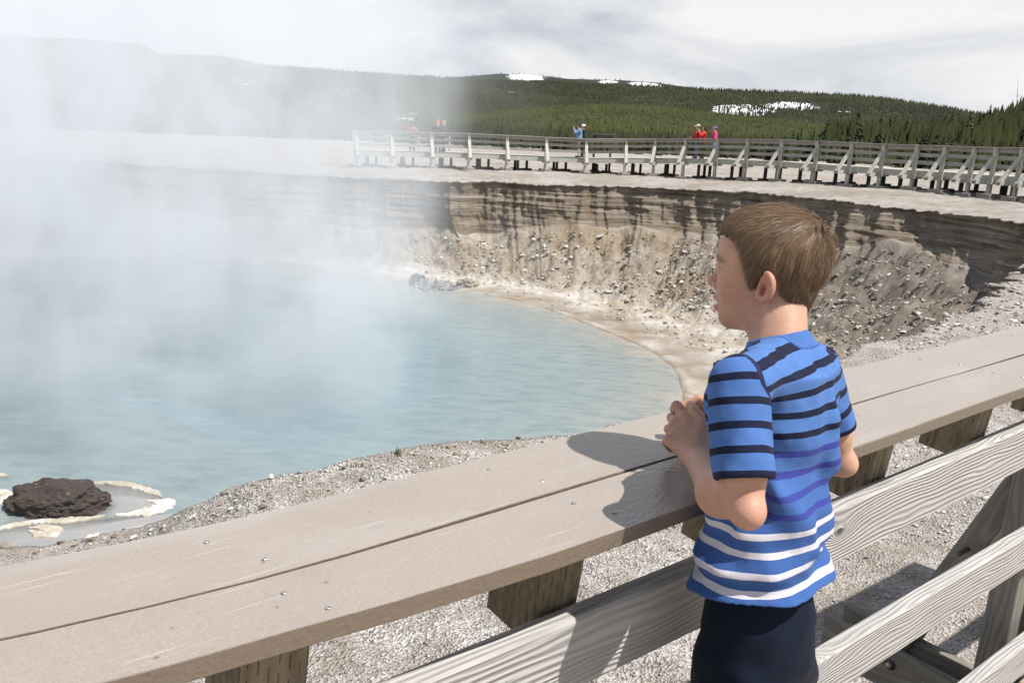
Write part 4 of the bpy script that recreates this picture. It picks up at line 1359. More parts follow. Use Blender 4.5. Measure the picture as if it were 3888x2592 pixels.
# eyes
M_EYE = Nodes('eyeball'); 
_ev = M_EYE.coord('Object')
_es = M_EYE.n('ShaderNodeSeparateXYZ'); M_EYE.ln(_ev, _es.inputs[0])
_er = M_EYE.ramp(_es.outputs['Y'], [(0.0, (0.34, 0.31, 0.29)), (0.0086, (0.42, 0.39, 0.37)), (0.0090, (0.10, 0.13, 0.14)), (0.0101, (0.16, 0.20, 0.21)), (0.0103, (0.01, 0.01, 0.01))])
M_EYE = M_EYE.fin(_er, 0.12, None, 0.5)
bm = bmesh.new(); bmesh.ops.create_uvsphere(bm, u_segments=16, v_segments=12, radius=0.0108)
eme = bpy.data.meshes.new('eye'); bm.to_mesh(eme); bm.free()
eme.materials.append(M_EYE)
eme.polygons.foreach_set('use_smooth', np.ones(len(eme.polygons), dtype=bool))
for s in (-1, 1):
    p = hp(s * 0.030, 0.0748, -0.0245) - BO
    o = link_mesh('eye', eme, BOY)
    o.location = p.tolist()
    o.rotation_euler = (0, 0, _hy)

# ---- hair: a close cap of it plus many single locks running out from the crown
def hairline(y, x):
    """lowest height of hair (head frame) at fore-aft position y"""
    k = np.array([-0.12, -0.080, -0.056, -0.042, -0.034, -0.020, -0.004, 0.004, 0.010, 0.016, 0.020, 0.024, 0.031, 0.046, 0.08, 0.11])
    h = np.array([-0.122, -0.120, -0.114, -0.088, -0.022, -0.006, -0.006, -0.028, -0.054, -0.050, -0.026, 0.000, 0.022, 0.034, 0.040, 0.040])
    return np.interp(y, k, h)
WH = hp(0.016, -0.058, 0.052)
hair_f = Field()
hair_f.ell(hp(0, 0.006, 0.009), (0.0800, 0.0895, 0.0810), 0.0, HM)
hair_f.ell(hp(0, 0.050, 0.032), (0.060, 0.047, 0.043), 0.025, HM)
hair_f.ell(hp(0, -0.022, -0.056), (0.052, 0.042, 0.062), 0.03, HM)
def _hcut(P, d):
    h = to_head(P)
    line = hairline(h[..., 1], h[..., 0])
    n = 0.004 * np.sin(h[..., 1] * 420) + 0.003 * np.sin(h[..., 0] * 510 + 1)
    d = np.maximum(d, (line + n - h[..., 2]) * 0.75)
    clump = perlin(np.stack([np.arctan2(h[..., 0] - 0.018, h[..., 1] + 0.07) * 9, np.sqrt((h ** 2).sum(-1)) * 5, h[..., 2] * 9], -1))
    return d - 0.0022 * clump
hair_f.post(_hcut)
VH, FH = surface_nets(hair_f, HO - 0.125, HO + 0.125, 0.0025, 0.02)
VH = relax(VH, FH, 1, 0.4)
def hair_material():
    N = Nodes('light_brown_hair')
    a = N.attr('strand')
    c = N.ramp(a, [(0.0, (0.068, 0.043, 0.026)), (0.45, (0.165, 0.106, 0.063)), (0.8, (0.285, 0.192, 0.117)), (1.0, (0.47, 0.335, 0.215))])
    N.b.inputs['Anisotropic'].default_value = 0.6
    return N.fin(c, 0.5, None, 0.28)
hair = mesh_obj('hair', VH - BO.astype(np.float32), FH, None, BOY, True)
HMAT = hair_material()
hair.data.materials.append(HMAT)
point_attr(hair.data, 'strand', np.full(len(VH), 0.12))
me = hair.data
VN = np.empty(len(VH) * 3, np.float32)
me.vertices.foreach_get('normal', VN)
VN = VN.reshape(-1, 3)
htree = BVHTree.FromPolygons([Vector(v) for v in VH.tolist()], FH.tolist())
rsd = np.random.default_rng(2)
hq = to_head(VH)
cand_i = np.nonzero((hq[:, 2] > hairline(hq[:, 1], hq[:, 0]) + 0.004) & ((VN * (VH - HO)).sum(1) > 0))[0]
seeds = rsd.choice(cand_i, 52000)
def flow(p):
    """direction hair is combed at points p (world of the railing frame)"""
    h = to_head(p)
    w = to_head(WH[None])[0]
    out = h - w
    r = np.linalg.norm(out, axis=1, keepdims=True)
    out = out / np.maximum(r, 1e-6)
    sw = np.stack([-out[:, 1], out[:, 0], np.zeros(len(out))], 1)          # swirl round the whorl
    side = np.clip(np.abs(h[:, 0]) / 0.07, 0, 1)[:, None]
    down = np.tile(np.array([0, 0.0, -1.0]), (len(h), 1))
    fwd = np.tile(np.array([0, 1.0, -0.12]), (len(h), 1))
    top = sstep(0.01, 0.06, h[:, 2])[:, None] * sstep(-0.06, 0.0, h[:, 1])[:, None] * (1 - side * 0.7)
    near = np.exp(-(r / 0.03) ** 2)
    low = 1 - sstep(-0.03, 0.045, h[:, 2])[:, None]
    v = out * 0.9 + sw * 0.35 * near + fwd * top * 0.9 + down * (low * 1.5 + 0.35 * (1 - top)) + np.array([0, 0.25, 0]) * (h[:, 1:2] > 0)
    v = v @ HM.T
    return v / np.linalg.norm(v, axis=1, keepdims=True)
SV, SF, SA = [], [], []
P0 = VH[seeds] + rsd.normal(0, 0.0012, (len(seeds), 3)).astype(np.float32)
Nn = VN[seeds]
hs = to_head(P0)
Ls = rsd.uniform(0.020, 0.038, len(seeds)) * np.where(hs[:, 2] - hairline(hs[:, 1], hs[:, 0]) < 0.022, 0.42, 1.0)
Ls *= np.where(hs[:, 1] > 0.055, 0.7, 1.0)
tone = np.clip(rsd.normal(0.46, 0.15, len(seeds)) + 0.12 * perlin(hs * 60), 0, 1)
near_wh = np.exp(-((P0 - WH) ** 2).sum(1) / 0.022 ** 2)
lift = rsd.uniform(0.04, 0.22, len(seeds)) + 0.45 * near_wh
wid = rsd.uniform(0.00018, 0.0004, len(seeds))
pts = [P0 - Nn * 0.001]
cur = pts[0].copy()
SEG = 4
nrm = Nn.copy()
for sgm in range(SEG):
    dv = flow(cur)
    dv = dv - nrm * (dv * nrm).sum(1, keepdims=True)
    dv /= np.maximum(np.linalg.norm(dv, axis=1, keepdims=True), 1e-6)
    dv = dv + nrm * (lift * (1.0 if sgm < 2 else 0.15))[:, None] + rsd.normal(0, 0.05, cur.shape)
    cur = cur + dv * (Ls / SEG)[:, None]
    # keep to the head
    h = to_head(cur)
    k = (h / np.array([0.0815, 0.0910, 0.0835]))
    rr_ = np.linalg.norm(k, axis=1, keepdims=True)
    nrm = ((h / np.array([0.0815, 0.0910, 0.0835]) ** 2) @ HM.T)
    nrm /= np.linalg.norm(nrm, axis=1, keepdims=True)
    pts.append(cur.copy())
# side vectors make flat ribbons lying on the head
for sgm in range(SEG + 1):
    a = pts[max(0, sgm - 1)]; b = pts[min(SEG, sgm + 1)]
    t = b - a
    sd = np.cross(t, Nn)
    sd /= np.maximum(np.linalg.norm(sd, axis=1, keepdims=True), 1e-6)
    w = wid * (1.0, 1.0, 0.9, 0.65, 0.12)[sgm]
    SV.append(pts[sgm] + sd * w[:, None]); SV.append(pts[sgm] - sd * w[:, None])
    SA.append(tone); SA.append(tone)
ns = len(seeds)
SVa = np.concatenate(SV); SAa = np.concatenate(SA)
i = np.arange(ns)
SF = np.concatenate([np.stack([(2*s_)*ns+i, (2*s_+1)*ns+i, (2*s_+3)*ns+i, (2*s_+2)*ns+i], 1) for s_ in range(SEG)])
locks = mesh_obj('locks', SVa - BO, SF, HMAT, hair, True)
point_attr(locks.data, 'strand', SAa)
tag(locks, kind='stuff')

# ---- T-shirt
TZ = np.array([0.93, 1.00, 1.06, 1.12, 1.19, 1.26, 1.33, 1.39])
TCX = np.array([1.100, 1.100, 1.100, 1.108, 1.116, 1.122, 1.122, 1.126])
TCY = np.array([0.698, 0.700, 0.708, 0.718, 0.724, 0.736, 0.742, 0.748])
TAX = np.array([0.118, 0.118, 0.112, 0.100, 0.091, 0.096, 0.110, 0.105])
TAY = np.array([0.104, 0.110, 0.102, 0.092, 0.086, 0.087, 0.092, 0.080])
def torso(P):
    z = P[..., 2]
    cx, cy = np.interp(z, TZ, TCX), np.interp(z, TZ, TCY)
    ax, ay = np.interp(z, TZ, TAX), np.interp(z, TZ, TAY)
    u, v = np.abs(P[..., 0] - cx) / ax, np.abs(P[..., 1] - cy) / ay
    r = (u ** 2.3 + v ** 2.3) ** (1 / 2.3)
    d = (r - 1) * 0.105
    return np.maximum(d, np.maximum(z - 1.405, 0.90 - z)).astype(np.float32)
def unit(v): return v / np.linalg.norm(v)
L_AX, R_AX = unit(L_EL - L_SH), unit(R_EL - R_SH)
L_SE, R_SE = L_SH + L_AX * 0.136, R_SH + R_AX * 0.120          # sleeve ends
HEMZ = lambda P: 1.050 + 0.25 * (0.70 - P[..., 1]) + 0.004 * np.sin(P[..., 0] * 40)
def _neck_d(P):
    q = P - (NECK + A(0, 0.004, 0.035))
    n = unit(A(0, 0.42, 0.90))
    return np.sqrt((q ** 2).sum(-1) - (q @ n) ** 2 + 1e-9)
def folds(P, d, k=1.0):
    x, y, z = P[..., 0], P[..., 1], P[..., 2]
    # drag lines from the armpit to the small of the back, and a soft roll above the hem
    w1 = np.sin(55 * z + 38 * (x - 1.0) - 30 * (y - 0.7) + 2.2 * perlin(P * 7)) * sstep(1.36, 1.24, z) * sstep(1.06, 1.16, z)
    w2 = np.sin(85 * z - 30 * x + 3.0 * perlin(P * 6 + 4)) * sstep(1.02, 1.06, z) * sstep(1.17, 1.10, z)
    w3 = np.sin(46 * x + 62 * y + 6 * z + 2.0 * perlin(P * 5 + 9)) * sstep(1.08, 1.20, z) * sstep(1.42, 1.34, z)
    big = perlin(P * np.array([16, 16, 7], np.float32))
    sp = np.exp(-((x - 1.14 - 0.10 * (z - 1.3)) / 0.016) ** 2) * (y < 0.72) * sstep(1.12, 1.22, z) * sstep(1.43, 1.36, z)
    return d - k * (0.0075 * w1 + 0.0100 * w2 + 0.0080 * w3 + 0.0080 * big + 0.0030 * perlin(P * 38) - 0.007 * sp)
FTor, FSl = Field(), Field()
FTor.fn(torso)
FTor.cap(NECK + A(-0.004, -0.016, -0.026), L_SH + A(0.016, -0.002, 0.000), 0.054, 0.042, 0.035)
FTor.cap(NECK + A(0.004, -0.016, -0.026), R_SH + A(-0.016, -0.002, 0.000), 0.054, 0.042, 0.035)
FSl.cap(L_SH, L_SE + L_AX * 0.03, 0.0420, 0.0475, 0.0)
FSl.cap(R_SH, R_SE + R_AX * 0.03, 0.0400, 0.0450, 0.0)
NKN = unit(A(-0.02, 0.36, 0.93))
NKC = NECK + A(0, 0.002, 0.012)
def neck_r(P):
    q = P - NKC
    return np.sqrt(np.maximum((q ** 2).sum(-1) - (q @ NKN) ** 2, 0))
def collar_d(P):
    """ribbed band standing round the neck"""
    h = (P - NKC) @ NKN
    return np.sqrt((neck_r(P) - 0.0490 + 0.35 * h) ** 2 + (np.maximum(np.abs(h) - 0.009, 0)) ** 2) - 0.0040
THK = 0.0088
def smax(a, b, k=0.005):
    h = np.clip(0.5 + 0.5 * (a - b) / k, 0, 1)
    return b * (1 - h) + a * h + k * h * (1 - h)
def torso_cloth(P):
    raw = folds(P, FTor(P))
    d = smax(raw, HEMZ(P) - P[..., 2])
    d = smax(d, -np.maximum(raw + THK, P[..., 2] - HEMZ(P) - 0.03), 0.003)          # open at the hem
    h = (P - NKC) @ NKN
    d = smax(d, -np.maximum(neck_r(P) - 0.0460, -0.03 - h))                   # open at the neck
    k = 0.006
    e = collar_d(P)
    w = np.clip(0.5 + 0.5 * (d - e) / k, 0, 1)
    return d * (1 - w) + e * w - k * w * (1 - w)
def sleeve_cloth(P):
    raw = folds(P, FSl(P), 0.42)
    left = P[..., 0] < 1.11
    pr = np.where(left, (P - L_SE) @ L_AX, (P - R_SE) @ R_AX)
    d = smax(raw, pr)
    return smax(d, -np.maximum(raw + THK, -0.035 - pr), 0.003)
shirt_f = Field()
shirt_f.fn(torso_cloth)
shirt_f.fn(sleeve_cloth, 0.006)
VS, FS = surface_nets(shirt_f, (0.85, 0.54, 0.985), (1.36, 0.90, 1.475), 0.0026, 0.03)
VS = relax(VS, FS, 2, 0.4)
shirt = mesh_obj('shirt', VS - BO.astype(np.float32), FS, None, BOY, True)
# stripe coordinate: height on the body, distance from the shoulder on the sleeves
tl, tr = (VS - L_SH) @ L_AX, (VS - R_SH) @ R_AX
sl = VS[:, 0] < 1.11
zt = VS[:, 2] + 0.16 * (VS[:, 1] - 0.72) * (1 - sstep(1.10, 1.24, VS[:, 2])) + 0.06 * (VS[:, 1] - 0.72) * sstep(1.10, 1.24, VS[:, 2]) - 0.05 * (VS[:, 0] - 1.15) + 0.0025 * perlin(VS * 14)
point_attr(shirt.data, 'body_v', zt)
point_attr(shirt.data, 'sleeve_v', np.where(sl, 0.136 - tl, 0.120 - tr) + 0.0015 * perlin(VS * 20))
point_attr(shirt.data, 'sleeve', np.clip(0.5 + (FTor(VS) - FSl(VS) - 0.001) * 20, 0, 1))
point_attr(shirt.data, 'collar', np.where(neck_r(VS) < 0.075, collar_d(VS), 1.0))
def shirt_material():
    N = Nodes('striped_jersey')
    zb, zs, sv, co = N.attr('body_v'), N.attr('sleeve_v'), N.ramp(N.attr('sleeve'), [(0.49, 0.0), (0.51, 1.0)]), N.attr('collar')
    light, mid, deep = (0.076, 0.168, 0.420), (0.060, 0.140, 0.375), (0.043, 0.104, 0.300)
    navy, violet, white = (0.008, 0.010, 0.028), (0.040, 0.052, 0.270), (0.58, 0.56, 0.62)
    PER, Z0 = 0.0312, 1.0385
    u = N.math('DIVIDE', N.math('SUBTRACT', zb, Z0), PER)
    fr = N.math('FRACT', u)
    stripe = N.math('LESS_THAN', fr, 0.34)
    scol = N.ramp(N.math('MULTIPLY', u, 0.05), [(0.0, white), (0.245, violet), (0.425, navy)], 'CONSTANT')
    base = N.ramp(N.math('MULTIPLY', u, 0.05), [(0.0, deep), (0.22, deep), (0.34, mid), (0.55, light)])
    cb = N.mix(stripe, base, scol)
    us = N.math('DIVIDE', N.math('ADD', zs, 0.0005), 0.0345)
    ss = N.math('LESS_THAN', N.math('FRACT', us), 0.32)
    cs = N.mix(ss, (0.066, 0.148, 0.385), navy)
    c = N.mix(sv, cb, cs)
    c = N.mix(N.math('LESS_THAN', co, 0.0030), c, (0.064, 0.145, 0.380))
    seam = N.math('LESS_THAN', N.math('ABSOLUTE', N.math('SUBTRACT', co, 0.0038)), 0.0012)
    c = N.mix(seam, c, (0.035, 0.085, 0.28))
    # stitched seam over the shoulder
    sr = N.attr('sleeve')
    edge = N.math('MULTIPLY', N.math('GREATER_THAN', sr, 0.47), N.math('LESS_THAN', sr, 0.53))
    c = N.mix(edge, c, (0.016, 0.022, 0.06))
    v = N.coord('Object')
    knit = N.noise(v, 900, 2, 0.6)
    soft = N.noise(v, 40, 4, 0.6)
    c = N.mix(N.ramp(soft, [(0.3, 0.25), (0.6, 0.0)]), c, N.mix(0.5, c, (0.02, 0.05, 0.15)))
    h = N.math('ADD', N.math('MULTIPLY', knit, 0.15), soft)
    m = N.fin(c, 0.85, N.bump(h, 0.35, 0.004), 0.15)
    N.b.inputs['Sheen Weight'].default_value = 0.04
    N.b.inputs['Sheen Roughness'].default_value = 0.5
    return m
shirt.data.materials.append(shirt_material())

# ---- trousers and shoes
FT_L, FT_R = A(1.025, 0.655, 0.0), A(1.180, 0.680, 0.0)
pant_f = Field()
def hips(P):
    z = P[..., 2]
    k = np.array([0.86, 0.93, 1.00, 1.06, 1.09]); 
    ax, ay = np.interp(z, k, [0.098, 0.102, 0.096, 0.082, 0.074]), np.interp(z, k, [0.078, 0.084, 0.080, 0.066, 0.060])
    cx, cy = np.interp(z, TZ, TCX), np.interp(z, TZ, TCY)
    u, v = np.abs(P[..., 0] - cx) / ax, np.abs(P[..., 1] - cy) / ay
    return np.maximum(((u ** 2.3 + v ** 2.3) ** (1 / 2.3) - 1) * 0.1, np.maximum(z - 1.085, 0.84 - z)).astype(np.float32)
pant_f.fn(hips)
for ft, sx in ((FT_L, -1), (FT_R, 1)):
    hip = A(1.104 + sx * 0.044, 0.694, 0.88)
    knee = A(ft[0] * 0.5 + hip[0] * 0.5 + sx * 0.004, 0.690, 0.50)
    ank = ft + A(0, 0, 0.075)
    pant_f.cap(hip, hip * 0.5 + knee * 0.5, 0.067, 0.064, 0.045)
    pant_f.cap(hip * 0.5 + knee * 0.5, knee, 0.064, 0.060, 0.02)
    pant_f.cap(knee, ank, 0.060, 0.057, 0.02)
def pfold(P, d):
    z = P[..., 2]
    w = np.sin(60 * z + 40 * P[..., 0] + 3 * perlin(P * 6)) * sstep(0.98, 0.90, z)
    return d - 0.0032 * w - 0.007 * perlin(P * np.array([11, 11, 6], np.float32)) - 0.003 * perlin(P * 30)
pant_f.post(pfold)
pant_f.post(lambda P, d: np.maximum(d, 0.045 - P[..., 2]))
VP_, FP_ = surface_nets(pant_f, (0.93, 0.52, 0.035), (1.34, 0.82, 1.10), 0.0052, 0.04)
VP_ = relax(VP_, FP_, 2, 0.4)
Np = Nodes('navy_trouser_knit')
_s = Np.noise(Np.coord('Object'), 700, 2, 0.6)
_l = Np.noise(Np.coord('Object'), 30, 4, 0.6)
m_pant = Np.fin(Np.mix(_l, (0.004, 0.007, 0.016), (0.008, 0.013, 0.027)), 0.8, Np.bump(Np.math('ADD', _s, _l), 0.2, 0.003), 0.1)
Np.b.inputs['Sheen Weight'].default_value = 0.03
mesh_obj('trousers', VP_ - BO.astype(np.float32), FP_, m_pant, BOY, True)
for ft, sx in ((FT_L, -1), (FT_R, 1)):
    shoe_f = Field()
    shoe_f.cap(ft + A(0, -0.055, 0.048), ft + A(sx * 0.008, 0.10, 0.040), 0.044, 0.040, 0.0)
    shoe_f.cap(ft + A(0, -0.04, 0.07), ft + A(0, 0.01, 0.075), 0.045, 0.040, 0.02)
    shoe_f.post(lambda P, d: np.maximum(d, 0.002 - P[..., 2]))
    vs_, fs_ = surface_nets(shoe_f, ft + A(-0.08, -0.13, -0.01), ft + A(0.08, 0.17, 0.14), 0.005, 0.03)
    sh_ = mesh_obj('shoe', relax(vs_, fs_, 1) - BO.astype(np.float32), fs_, plain('grey_trainer', (0.16, 0.16, 0.17), 0.6, 0.3, 0.2, 30), BOY, True)

# ------------------------------------------------------------------ stones, gravel, crusts and tufts
def at_z(x, y, z):
    v = px_dir(x, y)
    return Vector((0, 0, EYE)) + v * ((z - EYE) / v.z)

def stone_mesh(seed, flat=0.6, pts=15):
    rs = random.Random(seed)
    bm = bmesh.new()
    for _ in range(pts):
        a, b = rs.uniform(0, 6.283), rs.uniform(-1, 1)
        r = rs.uniform(0.75, 1.0) * 0.5
        c = math.sqrt(1 - b * b)
        bm.verts.new((r * c * math.cos(a), r * c * math.sin(a) * rs.uniform(0.6, 0.9), r * b * flat))
    bmesh.ops.convex_hull(bm, input=bm.verts)
    bmesh.ops.triangulate(bm, faces=bm.faces)
    for v in [v for v in bm.verts if not v.link_faces]: bm.verts.remove(v)
    me = bpy.data.meshes.new('stone')
    bm.to_mesh(me); bm.free()
    return me

def stone_mat(name, a, b):
    N = Nodes(name)
    oi = N.n('ShaderNodeObjectInfo')
    v = N.coord('Object', rand=True)
    n1 = N.noise(v, 3.0, 5, 0.65)
    c = N.mix(oi.outputs['Random'], a, b)
    c = N.mix(N.ramp(n1, [(0.35, 0.5), (0.6, 0.0)]), c, tuple(0.5 * x for x in a))
    return N.fin(c, 0.9, N.bump(n1, 0.6, 0.03), 0.15)
SM_P = stone_mat('pale_sinter_stone', (0.40, 0.36, 0.31), (0.66, 0.64, 0.61))
SM_B = stone_mat('brown_crust_stone', (0.20, 0.16, 0.115), (0.36, 0.31, 0.25))
stones_p, stones_b = [], []
for k in range(7):
    me = stone_mesh(100 + k, 0.55); me.materials.append(SM_P); stones_p.append(me)
    me = stone_mesh(200 + k, 0.7); me.materials.append(SM_B); stones_b.append(me)

NR = len(RS)
rings_n = len(GP) // NR
S0 = 40 + 47                       # first ring of the slope
def slope_pt(rng, lo, hi, vlo, vhi):
    m = np.nonzero((RIDX >= lo) & (RIDX < hi))[0]
    c = m[rng.integers(0, len(m))]
    k = S0 + int(46 * rng.uniform(vlo, vhi))
    return GP[k * NR + c]
rg = np.random.default_rng(21)
nst = 0
def put_stone(p, size, me, sink=0.25):
    o = link_mesh('stone', me, GROUND)
    o.location = (float(p[0]), float(p[1]), float(p[2]) + size * (0.28 - sink))
    o.rotation_euler = (rg.uniform(-0.4, 0.4), rg.uniform(-0.4, 0.4), rg.uniform(0, 6.28))
    o.scale = (size * rg.uniform(0.85, 1.5), size, size * rg.uniform(0.6, 1.0))
for k in range(175):
    lo, hi = (3, 9) if k % 3 else (8, 14)
    p = slope_pt(rg, lo, hi, 0.02, 0.50 if k % 4 else 0.66)
    put_stone(p, float(np.clip(rg.lognormal(-1.45, 0.42), 0.14, 0.65)), (stones_p if rg.random() < 0.7 else stones_b)[k % 7])
# broken crust along the lip of the near bank and on the lump of bank at the right
crest = [i for i in range(NR) if 18.6 <= RIDX[i] <= 25.2]
for k in range(95):
    i = crest[int(rg.integers(0, len(crest)))]
    r = 40 - int(rg.integers(0, 9)) + (int(rg.integers(0, 4)) if k % 3 == 0 else 0)
    p = GP[r * NR + i]
    big_ = 1.0 if RIDX[i] > 21.3 else 0.55
    put_stone(p, float(np.clip(rg.lognormal(-2.75, 0.45), 0.03, 0.20)) * big_ * 1.2, (stones_b if rg.random() < 0.65 else stones_p)[k % 7], 0.2)
for k in range(28):
    i = [q for q in range(NR) if 14.8 <= RIDX[q] <= 16.6][int(rg.integers(0, 60))]
    p = GP[(36 + int(rg.integers(0, 12))) * NR + i]
    put_stone(p, float(rg.uniform(0.10, 0.35)), stones_p[k % 7], 0.2)
# the pale slab standing on the grey slope
w = at_z(3478, 985, -2.3)
slab = link_mesh('stone', stones_p[2], GROUND)
w = Vector((float(np.interp(0.5, [0, 1], [10.6, 10.6])), 24.2, 0))
w.z = gz(w.x, w.y)
slab.location = (w.x, w.y, w.z + 0.18)
slab.scale = (0.22, 0.14, 0.75)

def many_stones(P, S, name, mat, label, protos=5, flat=0.6):
    """small stones joined into one mesh"""
    base = []
    for k in range(protos):
        me = stone_mesh(300 + k, flat, 9)
        v = np.array([x.co[:] for x in me.vertices]); f = np.array([x.vertices[:] for x in me.polygons])
        base.append((v, f)); bpy.data.meshes.remove(me)
    V, F, off = [], [], 0
    for k in range(protos):
        m = np.arange(len(P)) % protos == k
        p, s = P[m], S[m]
        n = len(p)
        if n == 0: continue
        v, f = base[k]
        a = RNG.uniform(0, 6.283, n)
        t = RNG.uniform(-0.5, 0.5, n)
        x = v[None, :, 0] * np.cos(a)[:, None] - v[None, :, 1] * np.sin(a)[:, None]
        y = v[None, :, 0] * np.sin(a)[:, None] + v[None, :, 1] * np.cos(a)[:, None]
        z = v[None, :, 2] + t[:, None] * x * 0.5
        q = np.stack([x, y, z], -1) * s[:, None, None] + p[:, None, :]
        V.append(q.reshape(-1, 3))
        F.append((f[None] + (np.arange(n) * len(v))[:, None, None] + off).reshape(-1, 3))
        off += n * len(v)
    o = mesh_obj(name, np.concatenate(V), np.concatenate(F), mat)
    tag(o, label, 'gravel', kind='stuff')
    return o

def pebble_mat(name, stops):
    N = Nodes(name)
    g = N.n('ShaderNodeNewGeometry')
    c = N.ramp(g.outputs['Random Per Island'], stops)
    n1 = N.noise(N.pos(), 60, 3, 0.6)
    c = N.mix(N.ramp(n1, [(0.3, 0.35), (0.6, 0.0)]), c, (0.14, 0.12, 0.10))
    return N.fin(c, 0.9, None, 0.15)
# rubble of the slope
pts, sz = [], []
for k in range(9000):
    lo, hi = (2.2, 9) if k % 2 else (8, 14.5)
    pts.append(slope_pt(rg, lo, hi, 0.0, 0.50 if k % 5 else 0.8)); sz.append(float(np.clip(rg.lognormal(-2.45, 0.55), 0.04, 0.3)))
pts = np.array(pts, dtype=np.float64); pts[:, :2] += RNG.normal(0, 0.08, (len(pts), 2))
many_stones(pts, np.array(sz), 'rubble', pebble_mat('rubble_stone', [(0.0, (0.14, 0.11, 0.08)), (0.35, (0.32, 0.275, 0.22)), (0.65, (0.46, 0.42, 0.37)), (1.0, (0.68, 0.66, 0.62))]), 'scattered pale rubble on the crater slope')

# chips of sinter on the ground by the walk
def on_ground(n, xr, yr, keep):
    out = []
    while len(out) < n:
        x, y = rg.uniform(*xr), rg.uniform(*yr)
        if not keep(x, y): continue
        h = BVH.ray_cast(Vector((x, y, 30.0)), Vector((0, 0, -1)))
        if h[0] is None or h[0].z < -2.6: continue
        out.append(h[0][:])
    return np.array(out)
def beyond_rail(x, y):
    return (-x * 0.618 + y * 0.786) > 1.05 and rg.random() < min(1.0, 6.0 / (0.4 + 0.12 * (x * x + y * y)))
cp = on_ground(42000, (-6.0, 9.5), (0.6, 14.0), beyond_rail)
cs = np.clip(rg.lognormal(-4.05, 0.42, len(cp)), 0.007, 0.06)
cp2_ = on_ground(5000, (5.0, 13.0), (10.5, 19.0), lambda x, y: True)
cp = np.concatenate([cp, cp2_]); cs = np.concatenate([cs, np.clip(rg.lognormal(-3.2, 0.5, len(cp2_)), 0.015, 0.14)])
cs *= np.where(np.hypot(cp[:, 0], cp[:, 1]) > 6, 1.5, 1.0)
cp[:, 2] += cs * 0.12
many_stones(cp, cs, 'gravel', pebble_mat('sinter_chips', [(0.0, (0.17, 0.15, 0.13)), (0.25, (0.37, 0.34, 0.315)), (0.6, (0.52, 0.49, 0.46)), (1.0, (0.70, 0.685, 0.66))]), 'loose pale sinter chips on the ground below the railing', 6, 0.34)

# ---- rocks
def rock(name, seed, size, loc, mat, freq=2.2, amp=0.35, sub=4, rz=0.0):
    bm = bmesh.new()
    bmesh.ops.create_icosphere(bm, subdivisions=sub, radius=0.5)
    me = bpy.data.meshes.new(name)
    bm.to_mesh(me); bm.free()
    P = np.empty(len(me.vertices) * 3, np.float32); me.vertices.foreach_get('co', P); P = P.reshape(-1, 3)
    nn = P / np.linalg.norm(P, axis=1, keepdims=True)
    d = amp * fbm(nn * freq + seed, 3, 0.6) + 0.35 * amp * np.abs(fbm(nn * freq * 4 + seed, 3, 0.65))
    P = P + nn * d[:, None] * 0.6
    me.vertices.foreach_set('co', (P * np.array(size, np.float32)).astype(np.float32).ravel())
    me.update()
    me.materials.append(mat)
    o = link_mesh(name, me)
    o.location = loc
    o.rotation_euler = (0, 0, rz)
    return o
N = Nodes('dark_orange_flecked_rock')
v = N.coord('Object')
n1 = N.noise(v, 3, 6, 0.7); n2 = N.noise(v, 11, 5, 0.7)
c = N.mix(n1, (0.030, 0.024, 0.022), (0.085, 0.068, 0.060))
c = N.mix(N.ramp(n2, [(0.58, 0.0), (0.68, 0.8)]), c, (0.30, 0.135, 0.065))
M_DROCK = N.fin(c, 0.85, N.bump(N.math('ADD', n1, n2), 0.9, 0.08), 0.25)
b0 = at_z(150, 1975, WATER_Z)
tag(rock('boulder', 3.3, (1.50, 0.95, 0.62), (b0.x + 0.02, b0.y + 0.50, WATER_Z + 0.10), M_DROCK, 1.9, 0.20, 5), 'dark rounded rock with orange flecks standing in the spring near the bank', 'boulder')
b1 = at_z(15, 1960, WATER_Z)
N = Nodes('grey_white_boulder')
v = N.coord('Object')
n1 = N.noise(v, 1.6, 6, 0.65); n2 = N.noise(v, 7, 5, 0.7)
c = N.ramp(n1, [(0.36, (0.07, 0.062, 0.06)), (0.47, (0.20, 0.18, 0.175)), (0.56, (0.46, 0.44, 0.43)), (0.7, (0.12, 0.10, 0.095))])
c = N.mix(N.ramp(n2, [(0.4, 0.5), (0.55, 0.0)]), c, (0.06, 0.052, 0.05))
M_GROCK = N.fin(c, 0.9, N.bump(n2, 0.9, 0.06), 0.2)
b2 = at_z(1648, 1040, -3.9)
zb = gz(b2.x, b2.y)
tag(rock('boulder', 7.1, (1.6, 1.1, 1.15), (b2.x, b2.y, zb + 0.25), M_GROCK, 2.0, 0.55, 5), 'big grey and white boulder at the foot of the rubble by the water', 'boulder')
b3 = at_z(1588, 1025, -3.9)
tag(rock('boulder', 9.4, (0.62, 0.6, 0.6), (b3.x, b3.y, gz(b3.x, b3.y) + 0.18), M_DROCK, 2.2, 0.4, 4), 'small dark boulder leaning against the grey and white one', 'boulder')
b4 = at_z(1775, 1035, -3.9)
tag(rock('boulder', 5.2, (0.75, 0.5, 0.4), (b4.x, b4.y, gz(b4.x, b4.y) + 0.08), SM_B, 2.2, 0.5, 4), 'low brown boulder between the grey boulder and the rubble', 'boulder')
